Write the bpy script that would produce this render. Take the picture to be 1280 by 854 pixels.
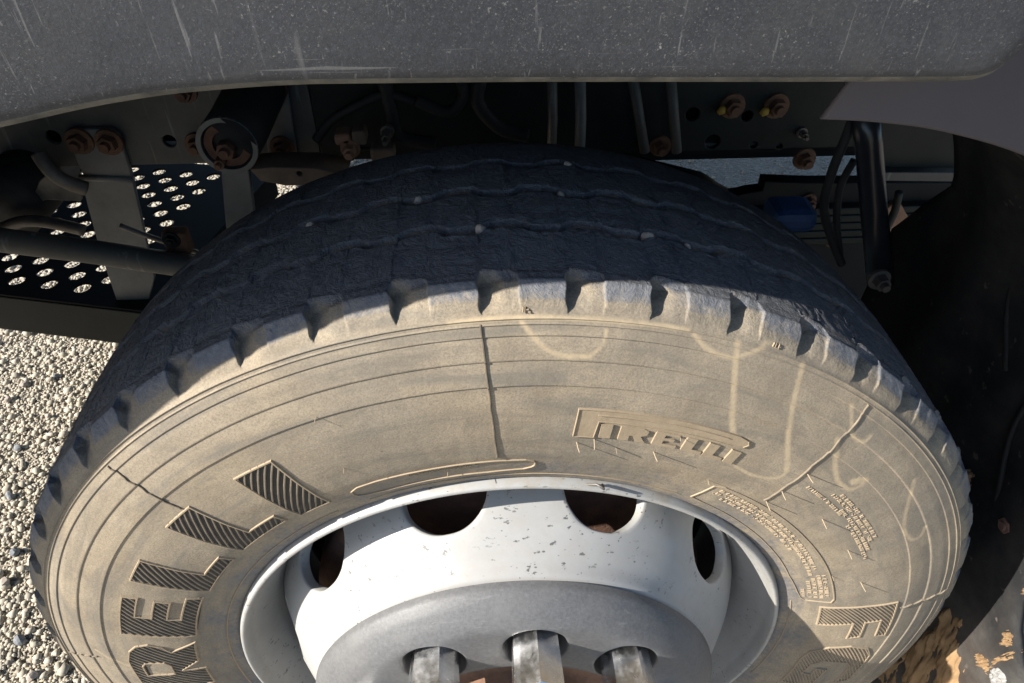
import bpy, bmesh, math, random
import numpy as np
from mathutils import Vector, Matrix
from mathutils.geometry import tessellate_polygon

random.seed(7); rng = np.random.default_rng(7)
sc = bpy.context.scene
for o in list(bpy.data.objects): bpy.data.objects.remove(o)
R = math.radians
H = 0.485                       # height of the wheel centre above the ground

# ------------------------------------------------------------------ camera
CAM = np.array([-0.0221, -0.5263, 0.7970 + H]); FPX = 906.4
ROT = np.array([[0.998617359, -0.052567228, -0.00023852], [0.034560864, 0.653118844, 0.756466339], [0.039609557, 0.755428661, -0.654032584]])
cd = bpy.data.cameras.new('camera'); cam = bpy.data.objects.new('camera', cd); sc.collection.objects.link(cam)
cd.sensor_width = 36; cd.lens = FPX / 1280 * 36; cd.clip_start = 0.02; cd.clip_end = 500
m = Matrix.Identity(4)
for i in range(3):
    m[i][0] = ROT[0][i]; m[i][1] = ROT[1][i]; m[i][2] = -ROT[2][i]; m[i][3] = CAM[i]
cam.matrix_world = m; sc.camera = cam

# ------------------------------------------------------------------ light
PH, EL = R(-58), R(14.0)
SUN = Vector((math.sin(PH) * math.cos(EL), -math.sin(EL), math.cos(PH) * math.cos(EL)))   # towards the sun
w = bpy.data.worlds.new('World'); sc.world = w; w.use_nodes = True
nt = w.node_tree; bg = nt.nodes['Background']; sky = nt.nodes.new('ShaderNodeTexSky')
sky.sky_type = 'NISHITA'; sky.sun_disc = False; sky.ozone_density = 3.0
sky.sun_elevation = math.asin(SUN.z); sky.sun_rotation = math.atan2(SUN.x, SUN.y)
nt.links.new(sky.outputs[0], bg.inputs[0]); bg.inputs[1].default_value = 0.085
sl = bpy.data.lights.new('sun', 'SUN'); sl.energy = 5.0; sl.angle = R(0.5); sl.color = (1.0, 0.95, 0.87)
so = bpy.data.objects.new('sun', sl); sc.collection.objects.link(so); so.rotation_euler = SUN.to_track_quat('Z', 'Y').to_euler()
so.location = (-4, -2, 4)
sc.view_settings.view_transform = 'Standard'; sc.view_settings.look = 'None'; sc.view_settings.gamma = 1
sc.view_settings.exposure = 1.25

# ------------------------------------------------------------------ helpers
col = sc.collection
def tag(o, label=None, cat=None, group=None, kind=None):
    if label: o['label'] = label
    if cat: o['category'] = cat
    if group: o['group'] = group
    if kind: o['kind'] = kind
    return o
def empty(name, loc, parent=None):
    o = bpy.data.objects.new(name, None); col.objects.link(o); o.empty_display_size = .05
    o.location = loc
    if parent:
        o.parent = parent; o.matrix_parent_inverse = Matrix.Translation(-wpos(parent))
    return o
def wpos(p):
    v = Vector(p.location); q = p
    while q.parent: q = q.parent     # every parent is placed in world terms below
    return v
def link(name, me, mat=None, parent=None):
    """vertices are in world coordinates; the parents are unrotated Empties or meshes at their own place"""
    o = bpy.data.objects.new(name, me); col.objects.link(o)
    if mat: me.materials.append(mat)
    if parent:
        o.parent = parent
        o.matrix_parent_inverse = PINV.get(parent.name, Matrix.Identity(4))
    return o
PINV = {}
def mesh(name, V, F, smooth=False):
    me = bpy.data.meshes.new(name); me.from_pydata([tuple(v) for v in V], [], F); me.update()
    if smooth: me.polygons.foreach_set('use_smooth', [True] * len(me.polygons))
    return me
def grid_mesh(name, P, close_u=False, smooth=True, flip=False):
    """P[nu, nv, 3] numpy grid to quads"""
    nu, nv = P.shape[:2]
    i = np.arange(nu if close_u else nu - 1)[:, None]; j = np.arange(nv - 1)[None, :]
    a = i * nv + j; b = ((i + 1) % nu) * nv + j
    Q = np.stack([a, b, b + 1, a + 1], -1).reshape(-1, 4)
    if flip: Q = Q[:, ::-1]
    me = bpy.data.meshes.new(name)
    me.vertices.add(nu * nv); me.vertices.foreach_set('co', P.reshape(-1).astype(np.float32))
    n = len(Q); me.loops.add(n * 4); me.loops.foreach_set('vertex_index', Q.reshape(-1).astype(np.int32))
    me.polygons.add(n); me.polygons.foreach_set('loop_start', np.arange(0, n * 4, 4, dtype=np.int32))
    me.polygons.foreach_set('loop_total', np.full(n, 4, np.int32))
    me.polygons.foreach_set('use_smooth', np.full(n, smooth))
    me.update(calc_edges=True); me.validate()
    return me
def pol(r, th, y): return np.array([r * math.sin(R(th)), y, H + r * math.cos(R(th))])
def lathe(name, prof, mat, parent, n=180, flip=False, smooth=True):
    """prof: (r, y) about the axle"""
    t = np.linspace(0, 2 * np.pi, n, endpoint=False)[:, None]; p = np.array(prof)
    P = np.stack([p[:, 0] * np.sin(t), np.broadcast_to(p[:, 1], (n, len(p))), H + p[:, 0] * np.cos(t)], -1)
    return link(name, grid_mesh(name, P, True, smooth, flip), mat, parent)
def roundprof(pts, rad, n=5):
    """round every inner corner of a polyline"""
    out = [pts[0]]
    for a, b, c in zip(pts[:-2], pts[1:-1], pts[2:]):
        a, b, c = (np.array(v, float) for v in (a, b, c)); u, v = a - b, c - b
        d = min(rad, .45 * np.linalg.norm(u), .45 * np.linalg.norm(v)); p = b + u / np.linalg.norm(u) * d; q = b + v / np.linalg.norm(v) * d
        for k in range(n + 1):
            t = k / n; out.append(tuple((1 - t) ** 2 * p + 2 * t * (1 - t) * b + t * t * q))
    return out + [pts[-1]]
def ray(px, py):
    d = np.array([(px - 640) / FPX, (427 - py) / FPX, 1.0]) @ ROT; return d / np.linalg.norm(d)
def at(px, py, y): d = ray(px, py); return CAM + d * ((y - CAM[1]) / d[1])
def atx(px, py, x): d = ray(px, py); return CAM + d * ((x - CAM[0]) / d[0])
def atz(px, py, z): d = ray(px, py); return CAM + d * ((z - CAM[2]) / d[2])
def box(name, lo, hi, mat, parent, bev=.003, rot=None, pivot=None):
    bm = bmesh.new(); bmesh.ops.create_cube(bm, size=1)
    lo, hi = np.array(lo, float), np.array(hi, float)
    for v in bm.verts: v.co = Vector(((lo + hi) / 2 + np.array(v.co) * (hi - lo)))
    if bev: bmesh.ops.bevel(bm, geom=list(bm.edges), offset=bev, segments=2, affect='EDGES', profile=.5)
    if rot is not None: bmesh.ops.rotate(bm, verts=bm.verts, cent=Vector(pivot if pivot is not None else (lo + hi) / 2), matrix=rot)
    me = bpy.data.meshes.new(name); bm.to_mesh(me); bm.free()
    return link(name, me, mat, parent)
def tube(name, path, rad, mat, parent, n=12, cap=True, closed=False):
    path = [Vector(p) for p in path]; V = []; F = []
    rads = rad if hasattr(rad, '__len__') else [rad] * len(path); k = len(path); up = None
    for i, p in enumerate(path):
        t = (path[min(i + 1, k - 1)] - path[max(i - 1, 0)]).normalized()
        if up is None: up = t.orthogonal().normalized()
        up = (up - t * up.dot(t)).normalized(); s = t.cross(up)
        for j in range(n):
            a = 2 * math.pi * j / n; V.append(p + (up * math.cos(a) + s * math.sin(a)) * rads[i])
    for i in range(k - 1):
        for j in range(n): F.append((i * n + j, i * n + (j + 1) % n, (i + 1) * n + (j + 1) % n, (i + 1) * n + j))
    if cap: F += [tuple(range(n))[::-1], tuple(range((k - 1) * n, k * n))]
    return link(name, mesh(name, V, F, True), mat, parent)
def smooth_path(pts, n=6):
    pts = [np.array(p, float) for p in pts]; P = [pts[0]] + pts + [pts[-1]]; out = []
    for a, b, c, d in zip(P[:-3], P[1:-2], P[2:-1], P[3:]):
        for k in range(n):
            t = k / n; out.append(.5 * (2 * b + (c - a) * t + (2 * a - 5 * b + 4 * c - d) * t * t + (3 * b - a - 3 * c + d) * t ** 3))
    return out + [pts[-1]]
def plate(name, outline, holes, thick, mat, parent, M, bev=.0015):
    """flat plate with true holes: a filled 2-D curve turned into a mesh; outline in the XY plane, M places it"""
    cu = bpy.data.curves.new(name, 'CURVE'); cu.dimensions = '2D'; cu.fill_mode = 'BOTH'; cu.extrude = thick / 2 - bev; cu.bevel_depth = bev; cu.bevel_resolution = 1; cu.offset = -bev
    for ring in [outline] + holes:
        s = cu.splines.new('POLY'); s.points.add(len(ring) - 1); s.use_cyclic_u = True
        for p, q in zip(s.points, ring): p.co = (q[0], q[1], 0, 1)
    o = bpy.data.objects.new(name, cu); col.objects.link(o)
    dg = bpy.context.evaluated_depsgraph_get(); me = bpy.data.meshes.new_from_object(o.evaluated_get(dg))
    bpy.data.objects.remove(o); bpy.data.curves.remove(cu); me.name = name
    me.transform(M); me.materials.clear()
    return link(name, me, mat, parent)
def circle(cx, cy, r, n=16, k=1.0): return [(cx + r * math.cos(2 * math.pi * i / n), cy + k * r * math.sin(2 * math.pi * i / n)) for i in range(n)]
XZ = Matrix(((1, 0, 0, 0), (0, 0, -1, 0), (0, 1, 0, 0), (0, 0, 0, 1)))      # XY plane -> XZ plane, +z of the plate towards -y

# ------------------------------------------------------------------ materials
def nodes(name):
    mt = bpy.data.materials.new(name); mt.use_nodes = True; n = mt.node_tree
    return mt, n, n.nodes['Principled BSDF'], n.links.new
def coords(n, scale=(1, 1, 1)):
    tc = n.nodes.new('ShaderNodeTexCoord'); mp = n.nodes.new('ShaderNodeMapping'); mp.inputs['Scale'].default_value = scale
    n.links.new(tc.outputs['Object'], mp.inputs[0]); return mp.outputs[0]
def noise(n, vec, scale, detail=6, rough=.6, dist=0):
    t = n.nodes.new('ShaderNodeTexNoise'); t.inputs['Scale'].default_value = scale; t.inputs['Detail'].default_value = detail
    t.inputs['Roughness'].default_value = rough; t.inputs['Distortion'].default_value = dist; n.links.new(vec, t.inputs['Vector']); return t.outputs['Fac']
def ramp(n, fac, stops):
    r = n.nodes.new('ShaderNodeValToRGB'); e = r.color_ramp.elements
    while len(e) < len(stops): e.new(.5)
    for k, (p, c) in enumerate(stops):
        e[k].position = p; e[k].color = (*c, 1) if hasattr(c, '__len__') else (c, c, c, 1)
    n.links.new(fac, r.inputs[0]); return r.outputs[0]
def mix(n, fac, a, b, mode='MIX'):
    x = n.nodes.new('ShaderNodeMix'); x.data_type = 'RGBA'; x.blend_type = mode
    for s, v in ((x.inputs[0], fac), (x.inputs[6], a), (x.inputs[7], b)):
        if hasattr(v, 'is_output'): n.links.new(v, s)
        elif hasattr(v, '__len__'): s.default_value = (*v, 1)
        else: s.default_value = v
    return x.outputs[2]
def math_(n, op, a, b=None, clamp=False):
    x = n.nodes.new('ShaderNodeMath'); x.operation = op; x.use_clamp = clamp
    for s, v in zip(x.inputs, (a, b)):
        if v is None: continue
        if hasattr(v, 'is_output'): n.links.new(v, s)
        else: s.default_value = v
    return x.outputs[0]
def bump(n, bsdf, h, strength=.3, dist=.001, prev=None):
    b = n.nodes.new('ShaderNodeBump'); b.inputs['Strength'].default_value = strength; b.inputs['Distance'].default_value = dist
    n.links.new(h, b.inputs['Height'])
    if prev is not None: n.links.new(prev, b.inputs['Normal'])
    n.links.new(b.outputs[0], bsdf.inputs['Normal']); return b.outputs[0]
def plain(name, c, c2=None, scale=30, rough=.6, metal=0, bs=.2, dist=.001, dirt=None, dirt_amt=.5, spec=.5, streak=None):
    """two-tone noise colour, fine relief and a dirt layer"""
    mt, n, b, L = nodes(name); v = coords(n); f = noise(n, v, scale, 8, .65)
    c2 = c2 or tuple(x * .65 for x in c)
    base = ramp(n, f, [(.3, c2), (.7, c)])
    if dirt:
        d = ramp(n, noise(n, v, scale * .35, 6, .7, .5), [(1 - dirt_amt - .12, 0.0), (1 - dirt_amt + .15, 1.0)])
        base = mix(n, d, base, dirt)
    if streak: base = mix(n, ramp(n, noise(n, coords(n, (55, 55, 5)), 1.0, 3, .5, .3), [(.64, 0.), (.72, .6)]), base, streak)
    L(base, b.inputs['Base Color']); b.inputs['Roughness'].default_value = rough; b.inputs['Metallic'].default_value = metal; b.inputs['Specular IOR Level'].default_value = spec
    bump(n, b, noise(n, v, scale * 6, 5, .7), bs, dist); return mt

# the tyre: black rubber under a coat of dried tan dust; 'dust' says where the coat lies
def tyre_mat():
    mt, n, b, L = nodes('tyre_rubber'); v = coords(n)
    at_ = n.nodes.new('ShaderNodeAttribute'); at_.attribute_name = 'dust'; dust = at_.outputs['Fac']
    n1 = noise(n, v, 22, 8, .62, .4); n2 = noise(n, v, 190, 6, .7); n3 = noise(n, v, 6, 4, .6)
    rub = ramp(n, n2, [(.3, (.088, .092, .103)), (.72, (.178, .184, .199))])
    rub = mix(n, ramp(n, n1, [(.52, 0.), (.75, .55)]), rub, (.205, .207, .212))
    tan = ramp(n, n1, [(.22, (.205, .164, .114)), (.5, (.305, .247, .172)), (.8, (.385, .318, .228))])
    tan = mix(n, ramp(n, n3, [(.42, 0.), (.66, .65)]), tan, (.20, .176, .142))
    tan = mix(n, ramp(n, noise(n, v, 13, 7, .65, 1.2), [(.55, 0.), (.72, .5)]), tan, (.165, .147, .12))
    # fine rubbed-off streaks that run round the tyre and dark pin spots
    tcx = n.nodes.new('ShaderNodeTexCoord'); sx = n.nodes.new('ShaderNodeSeparateXYZ'); L(tcx.outputs['Object'], sx.inputs[0])
    zz = math_(n, 'SUBTRACT', sx.outputs[2], H); rr = math_(n, 'SQRT', math_(n, 'ADD', math_(n, 'MULTIPLY', sx.outputs[0], sx.outputs[0]), math_(n, 'MULTIPLY', zz, zz)))
    an = math_(n, 'ARCTAN2', sx.outputs[0], zz)
    cx = n.nodes.new('ShaderNodeCombineXYZ'); L(math_(n, 'MULTIPLY', rr, 230.0), cx.inputs[0]); L(math_(n, 'MULTIPLY', an, 9.0), cx.inputs[1])
    st = noise(n, cx.outputs[0], 1.0, 7, .65)
    tan = mix(n, ramp(n, st, [(.5, 0.), (.78, .45)]), tan, (.20, .16, .115))
    cx2 = n.nodes.new('ShaderNodeCombineXYZ'); L(math_(n, 'MULTIPLY', rr, 46.0), cx2.inputs[0]); L(math_(n, 'MULTIPLY', an, 3.4), cx2.inputs[1])
    tan = mix(n, ramp(n, noise(n, cx2.outputs[0], 1.0, 8, .68, .8), [(.48, 0.), (.66, .78)]), tan, (.162, .146, .120))
    tan = mix(n, ramp(n, noise(n, v, 650, 4, .75), [(.38, .55), (.58, 0.)]), tan, (.13, .108, .082))
    cx3 = n.nodes.new('ShaderNodeCombineXYZ'); L(math_(n, 'MULTIPLY', rr, 900.0), cx3.inputs[0]); L(math_(n, 'MULTIPLY', an, 60.0), cx3.inputs[1])
    tan = mix(n, ramp(n, noise(n, cx3.outputs[0], 1.0, 4, .6, .6), [(.64, 0.), (.70, .5)]), tan, (.10, .085, .068))
    vor = n.nodes.new('ShaderNodeTexVoronoi'); vor.inputs['Scale'].default_value = 55; L(v, vor.inputs['Vector'])
    pin = ramp(n, vor.outputs['Distance'], [(.035, 1.), (.06, 0.)])
    pin = math_(n, 'MULTIPLY', pin, ramp(n, noise(n, v, 9, 2), [(.52, 0.), (.6, .75)]))
    tan = mix(n, pin, tan, (.05, .042, .035))
    tr_ = n.nodes.new('ShaderNodeAttribute'); tr_.attribute_name = 'trail'
    tan = mix(n, math_(n, 'MULTIPLY', tr_.outputs['Fac'], ramp(n, n2, [(.3, .5), (.6, .95)])), tan, (.40, .315, .205))
    k = math_(n, 'ADD', dust, math_(n, 'MULTIPLY', math_(n, 'SUBTRACT', n1, .5), .9))
    k = math_(n, 'ADD', k, math_(n, 'MULTIPLY', math_(n, 'SUBTRACT', n2, .5), .7))
    k = ramp(n, k, [(.30, 0.), (.62, 1.)])
    L(mix(n, k, rub, tan), b.inputs['Base Color'])
    L(ramp(n, k, [(0., .62), (1., .85)]), b.inputs['Roughness']); b.inputs['Specular IOR Level'].default_value = .35
    # rough worn tread relief, much weaker on the sidewall
    rl_ = n.nodes.new('ShaderNodeAttribute'); rl_.attribute_name = 'relief'; inv = rl_.outputs['Fac']
    h = math_(n, 'MULTIPLY', math_(n, 'ADD', math_(n, 'ADD', math_(n, 'MULTIPLY', noise(n, v, 120, 10, .72, .3), 1.5), math_(n, 'MULTIPLY', noise(n, v, 38, 6, .7, 1.0), 2.2)), math_(n, 'MULTIPLY', noise(n, v, 420, 5, .7), .45)), math_(n, 'ADD', inv, .0))
    bump(n, b, h, 1.0, .0042)
    return mt
TYRE = tyre_mat()
LETTER = plain('dusty_raised_rubber', (.32, .25, .17), (.25, .195, .13), 60, .85, bs=.25, spec=.3)
LETTER_SHADE = plain('letter_shade_rubber', (.055, .05, .043), (.035, .033, .03), 80, .8, bs=.2, spec=.3)  # near-black tone for the shade between the letter ridges
HATCH = plain('hatched_dark_rubber', (.21, .17, .12), (.14, .115, .085), 80, .8, bs=.2, spec=.3)
RIBM = plain('dusty_rib_rubber', (.23, .185, .13), (.10, .083, .065), 60, .8, bs=.2, spec=.3)
TRAILF = plain('thin_tan_mud', (.40, .30, .19), (.29, .225, .15), 120, .9, bs=.3, spec=.2)
TRAIL = plain('dried_tan_mud', (.30, .195, .10), (.17, .105, .055), 30, .9, bs=.3, spec=.2)
def rim_mat():
    mt, n, b, L = nodes('silver_white_rim_paint'); v = coords(n)
    base = ramp(n, noise(n, v, 14, 6, .6), [(.3, (.29, .286, .274)), (.7, (.34, .337, .324))])
    base = mix(n, ramp(n, noise(n, v, 40, 8, .75, .6), [(.62, 0.), (.85, .55)]), base, (.44, .40, .33))
    zone = ramp(n, noise(n, v, 11, 3, .6), [(.40, 0.), (.54, 1.)])
    vs = n.nodes.new('ShaderNodeTexVoronoi'); vs.inputs['Scale'].default_value = 230; vs.inputs['Randomness'].default_value = 1; L(coords(n, (.55, 1.0, .9)), vs.inputs['Vector'])
    chip = math_(n, 'MULTIPLY', ramp(n, vs.outputs['Distance'], [(.16, 1.), (.23, 0.)]), ramp(n, noise(n, v, 130, 2, .5), [(.56, 0.), (.62, 1.)]))
    chip = math_(n, 'ADD', chip, ramp(n, noise(n, coords(n, (105, 120, 290)), 1.0, 4, .6), [(.635, 0.), (.655, 1.)]), True)
    chip = math_(n, 'MULTIPLY', chip, zone)
    base = mix(n, chip, base, (.10, .098, .095))
    tcx = n.nodes.new('ShaderNodeTexCoord'); sx = n.nodes.new('ShaderNodeSeparateXYZ'); L(tcx.outputs['Object'], sx.inputs[0]); zz = math_(n, 'SUBTRACT', sx.outputs[2], H)
    rr = math_(n, 'SQRT', math_(n, 'ADD', math_(n, 'MULTIPLY', sx.outputs[0], sx.outputs[0]), math_(n, 'MULTIPLY', zz, zz)))
    lip = math_(n, 'MULTIPLY', ramp(n, math_(n, 'MULTIPLY', math_(n, 'SUBTRACT', rr, .278), 50.0), [(.0, .25), (.5, .5), (1., 1.)]), ramp(n, noise(n, v, 55, 8, .75, .5), [(.45, 0.), (.72, .8)]))
    base = mix(n, lip, base, (.26, .21, .145))
    scf = ramp(n, noise(n, coords(n, (260, 260, 60)), 1.0, 5, .65), [(.60, 0.), (.78, .35)]); base = mix(n, scf, base, (.27, .265, .255))
    L(base, b.inputs['Base Color']); b.inputs['Roughness'].default_value = .42; b.inputs['Specular IOR Level'].default_value = .5
    bump(n, b, math_(n, 'ADD', noise(n, v, 160, 5, .6), math_(n, 'MULTIPLY', chip, -2.0)), .12, .0006)
    return mt
RIM = rim_mat()
def cover_mat():
    mt, n, b, L = nodes('scuffed_grey_cover'); v = coords(n)
    f = noise(n, v, 300, 6, .75); base = ramp(n, f, [(.3, (.075, .075, .077)), (.72, (.130, .130, .132))])
    s = noise(n, coords(n, (40, 200, 200)), 1.0, 8, .7, 1.0)
    base = mix(n, ramp(n, s, [(.58, 0.), (.74, .6)]), base, (.21, .208, .204))
    base = mix(n, ramp(n, noise(n, v, 18, 5, .6), [(.5, 0.), (.75, .5)]), base, (.15, .147, .142))
    L(base, b.inputs['Base Color']); b.inputs['Roughness'].default_value = .55
    bump(n, b, noise(n, v, 700, 4, .7), .35, .0006); return mt
COVER = cover_mat()
def chrome_mat():
    mt, n, b, L = nodes('dull_chrome_cap'); v = coords(n)
    f = noise(n, v, 60, 8, .7, .5); L(ramp(n, f, [(.35, (.60, .595, .585)), (.65, (.78, .78, .78))]), b.inputs['Base Color'])
    L(ramp(n, noise(n, v, 150, 7, .75), [(.35, .12), (.7, .30)]), b.inputs['Roughness'])
    L(ramp(n, noise(n, v, 35, 6, .7), [(.45, 1.), (.80, .55)]), b.inputs['Metallic']); bump(n, b, f, .2, .001); return mt
CHROME = chrome_mat()
RUST = plain('brown_rust', (.19, .095, .06), (.085, .048, .036), 45, .85, bs=.6, dist=.002)
RUSTB = plain('orange_rust', (.22, .115, .065), (.11, .06, .04), 70, .85, bs=.6, dist=.002)
FRAME = plain('dusty_black_frame_paint', (.105, .104, .098), (.058, .058, .055), 12, .6, bs=.3, dirt=(.13, .12, .10), dirt_amt=.35, streak=(.26, .255, .24))
FRAME_SHADE = plain('shaded_dark_green_frame', (.020, .025, .024), (.011, .014, .014), 14, .55, bs=.3, dirt=(.045, .041, .035), dirt_amt=.2, spec=.25)  # green frame paint, its colour darkened to stand in for shade
FRAME2 = plain('grey_bracket_paint', (.21, .21, .203), (.125, .125, .122), 18, .6, bs=.3, dirt=(.2, .185, .16), dirt_amt=.3)
BLACK = plain('black_plastic', (.016, .0165, .0175), (.010, .0105, .0115), 20, .7, bs=.25, dirt=(.034, .030, .026), dirt_amt=.18, spec=.25)
RUBBER = plain('black_rubber_part', (.020, .020, .021), (.011, .011, .012), 40, .7, bs=.3, dirt=(.05, .045, .04), dirt_amt=.25)
STEEL = plain('dirty_bare_steel', (.22, .205, .185), (.11, .10, .09), 30, .55, .4, bs=.3, dirt=(.2, .15, .11), dirt_amt=.35)
BROWN = plain('dusty_brown_steel', (.27, .20, .15), (.16, .12, .09), 30, .85, bs=.4)
TAN = plain('pinkish_brown_dust', (.40, .24, .16), (.27, .155, .10), 25, .9, bs=.4)
BLUE = plain('blue_paint', (.03, .10, .26), (.02, .06, .16), 20, .5, bs=.2, dirt=(.12, .12, .12), dirt_amt=.3)
YELLOW = plain('yellow_paint_dab', (.62, .40, .06), None, 60, .6)
PEB = plain('pale_pebble', (.40, .34, .29), (.25, .21, .18), 120, .85, bs=.4)
PEBD = plain('grey_stone', (.21, .22, .235), (.13, .135, .14), 90, .85, bs=.4)
WHITE = plain('white_paint_part', (.24, .235, .225), (.18, .175, .17), 30, .6)
def panel_mat(name, ca, cb, speck):
    """dark body plastic with dust, pale specks and scratches"""
    mt, n, b, L = nodes(name); v = coords(n)
    base = ramp(n, noise(n, v, 9, 6, .6), [(.3, ca), (.7, cb)])
    if speck: base = mix(n, ramp(n, noise(n, v, 420, 6, .8), [(.45, 0.), (.75, .5)]), base, tuple(min(1, x * 2.0) for x in cb))
    if speck:
        for sc_, th, amt, cc in ((1100, .61, .45, (.14, .138, .132)), (640, .66, .6, (.22, .217, .205)), (300, .735, .7, (.34, .335, .315))):
            f = math_(n, 'MULTIPLY', ramp(n, noise(n, v, sc_, 2, .5), [(th, 0.), (th + .05, amt)]), ramp(n, noise(n, v, 24, 5, .7), [(.35, .25), (.62, 1.)]))
            base = mix(n, f, base, cc)
        base = mix(n, ramp(n, noise(n, v, 16, 6, .65, .8), [(.5, 0.), (.75, .35)]), base, (.075, .074, .070))
        for vs, lo in (((420, 420, 14), .665), ((16, 300, 500), .70), ((90, 90, 5), .66)):
            f = ramp(n, noise(n, coords(n, vs), 1.0, 3, .5, .4), [(lo, 0.), (lo + .07, .55)])
            base = mix(n, f, base, (.17, .168, .165))
    L(base, b.inputs['Base Color']); b.inputs['Roughness'].default_value = .6; b.inputs['Specular IOR Level'].default_value = .4
    bump(n, b, noise(n, v, 500, 6, .75), .35 if speck else .06, .0007); return mt
FENDER = panel_mat('scratched_grey_plastic', (.023, .025, .030), (.038, .040, .046), True)
EXT = panel_mat('smooth_purple_grey_plastic', (.052, .047, .056), (.064, .058, .068), False)
def guard_mat():
    mt, n, b, L = nodes('guard_plastic'); v = coords(n)
    tc = n.nodes.new('ShaderNodeTexCoord'); sx = n.nodes.new('ShaderNodeSeparateXYZ'); L(tc.outputs['Object'], sx.inputs[0])
    blk = ramp(n, noise(n, v, 24, 7, .7), [(.4, (.012, .0125, .0135)), (.7, (.030, .028, .026))])
    dst = ramp(n, noise(n, v, 16, 7, .65), [(.35, (.040, .031, .026)), (.6, (.070, .066, .060)), (.8, (.095, .092, .084))])
    k = math_(n, 'ADD', math_(n, 'MULTIPLY', math_(n, 'SUBTRACT', .50, sx.outputs[2]), 6.0), math_(n, 'MULTIPLY', math_(n, 'SUBTRACT', noise(n, v, 9, 8, .7), .5), 2.2))
    c = mix(n, ramp(n, k, [(.1, 0.), (.9, 1.)]), blk, dst)
    sp = ramp(n, noise(n, v, 46, 4, .6), [(.66, 0.), (.71, .8)]); c = mix(n, sp, c, (.10, .085, .07))
    L(c, b.inputs['Base Color']); b.inputs['Roughness'].default_value = .7; b.inputs['Specular IOR Level'].default_value = .25
    bump(n, b, noise(n, v, 90, 6, .7), .3, .002); return mt
GUARD = guard_mat()
EDGE = plain('dusty_pale_edge', (.15, .143, .122), (.045, .045, .043), 60, .8, bs=.5)
def ground_mat():
    mt, n, b, L = nodes('gravel_ground'); v = coords(n)
    vo = n.nodes.new('ShaderNodeTexVoronoi'); vo.inputs['Scale'].default_value = 85; L(v, vo.inputs['Vector'])
    c = ramp(n, vo.outputs['Color'], [(0., (.25, .22, .172)), (.5, (.34, .30, .235)), (1., (.40, .36, .29))])
    c = mix(n, ramp(n, noise(n, v, 1.5, 6), [(.35, 0.), (.7, .5)]), c, (.32, .27, .20))
    L(c, b.inputs['Base Color']); b.inputs['Roughness'].default_value = .95
    bump(n, b, math_(n, 'SUBTRACT', 1.0, vo.outputs['Distance']), 1.0, .012); return mt
def stone_mat():
    mt, n, b, L = nodes('gravel_stone'); v = coords(n)
    a = n.nodes.new('ShaderNodeAttribute'); a.attribute_name = 'tone'
    c = ramp(n, a.outputs['Fac'], [(0., (.17, .165, .155)), (.12, (.29, .263, .215)), (.5, (.385, .342, .268)), (1., (.48, .438, .355))])
    c = mix(n, ramp(n, noise(n, v, 260, 6, .7), [(.35, 0.), (.75, .45)]), c, (.27, .235, .185))
    L(c, b.inputs['Base Color']); b.inputs['Roughness'].default_value = .92; bump(n, b, noise(n, v, 700, 4), .4, .001); return mt

# ------------------------------------------------------------------ ground
G = 40.0
gr = link('ground', grid_mesh('ground', np.stack(np.meshgrid(np.linspace(-G, G, 41), np.linspace(-G, G, 41), [0.0], indexing='ij'), -1)[:, :, 0]), ground_mat()); tag(gr, kind='structure')
STONE = stone_mat()
def ico():
    bm = bmesh.new(); bmesh.ops.create_icosphere(bm, subdivisions=1, radius=1); V = np.array([v.co for v in bm.verts]); F = np.array([[v.index for v in f.verts] for f in bm.faces]); bm.free(); return V, F
IV, IF = ico()
def gravel(regions, name):
    Vs, Fs, T = [], [], []; k = 0
    for (x0, x1, y0, y1, n) in regions:
        xy = rng.uniform((x0, y0), (x1, y1), (n, 2)); s = np.clip(rng.lognormal(math.log(.0030), .5, n), .0016, .0105)
        sh = rng.uniform(.62, 1.28, (n, 1, 3)); sh[:, :, 2] *= .8; j = rng.uniform(.72, 1.22, (n, len(IV), 1))
        a = rng.uniform(0, 6.283, n); ca, sa = np.cos(a)[:, None], np.sin(a)[:, None]
        P = IV[None] * j * sh * s[:, None, None]; X = P[..., 0] * ca - P[..., 1] * sa; Y = P[..., 0] * sa + P[..., 1] * ca
        Z = P[..., 2] + (s * rng.uniform(-.15, .55, n))[:, None]
        Vs.append(np.stack([X + xy[:, :1], Y + xy[:, 1:], Z], -1).reshape(-1, 3)); Fs.append((IF[None] + (np.arange(n) * len(IV))[:, None, None] + k).reshape(-1, 3))
        T.append(np.repeat(np.clip(rng.beta(2.2, 1.7, n), 0, 1), len(IV))); k += n * len(IV)
    V = np.concatenate(Vs); F = np.concatenate(Fs); T = np.concatenate(T)
    me = bpy.data.meshes.new(name); me.vertices.add(len(V)); me.vertices.foreach_set('co', V.reshape(-1).astype(np.float32))
    me.loops.add(F.size); me.loops.foreach_set('vertex_index', F.reshape(-1).astype(np.int32)); me.polygons.add(len(F))
    me.polygons.foreach_set('loop_start', np.arange(0, F.size, 3, dtype=np.int32)); me.polygons.foreach_set('loop_total', np.full(len(F), 3, np.int32))
    me.update(calc_edges=True); at_ = me.attributes.new('tone', 'FLOAT', 'POINT'); at_.data.foreach_set('value', T.astype(np.float32))
    return link(name, me, STONE)
gv = gravel([(-1.55, -.45, -.05, 1.30, 66000), (-1.6, -.2, 1.30, 2.4, 9000), (.2, 1.3, -.5, .6, 5000), (.5, 1.4, 1.4, 2.3, 2000)], 'gravel')
tag(gv, 'loose tan and grey gravel covering the ground round the wheel', 'gravel', kind='stuff')

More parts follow.
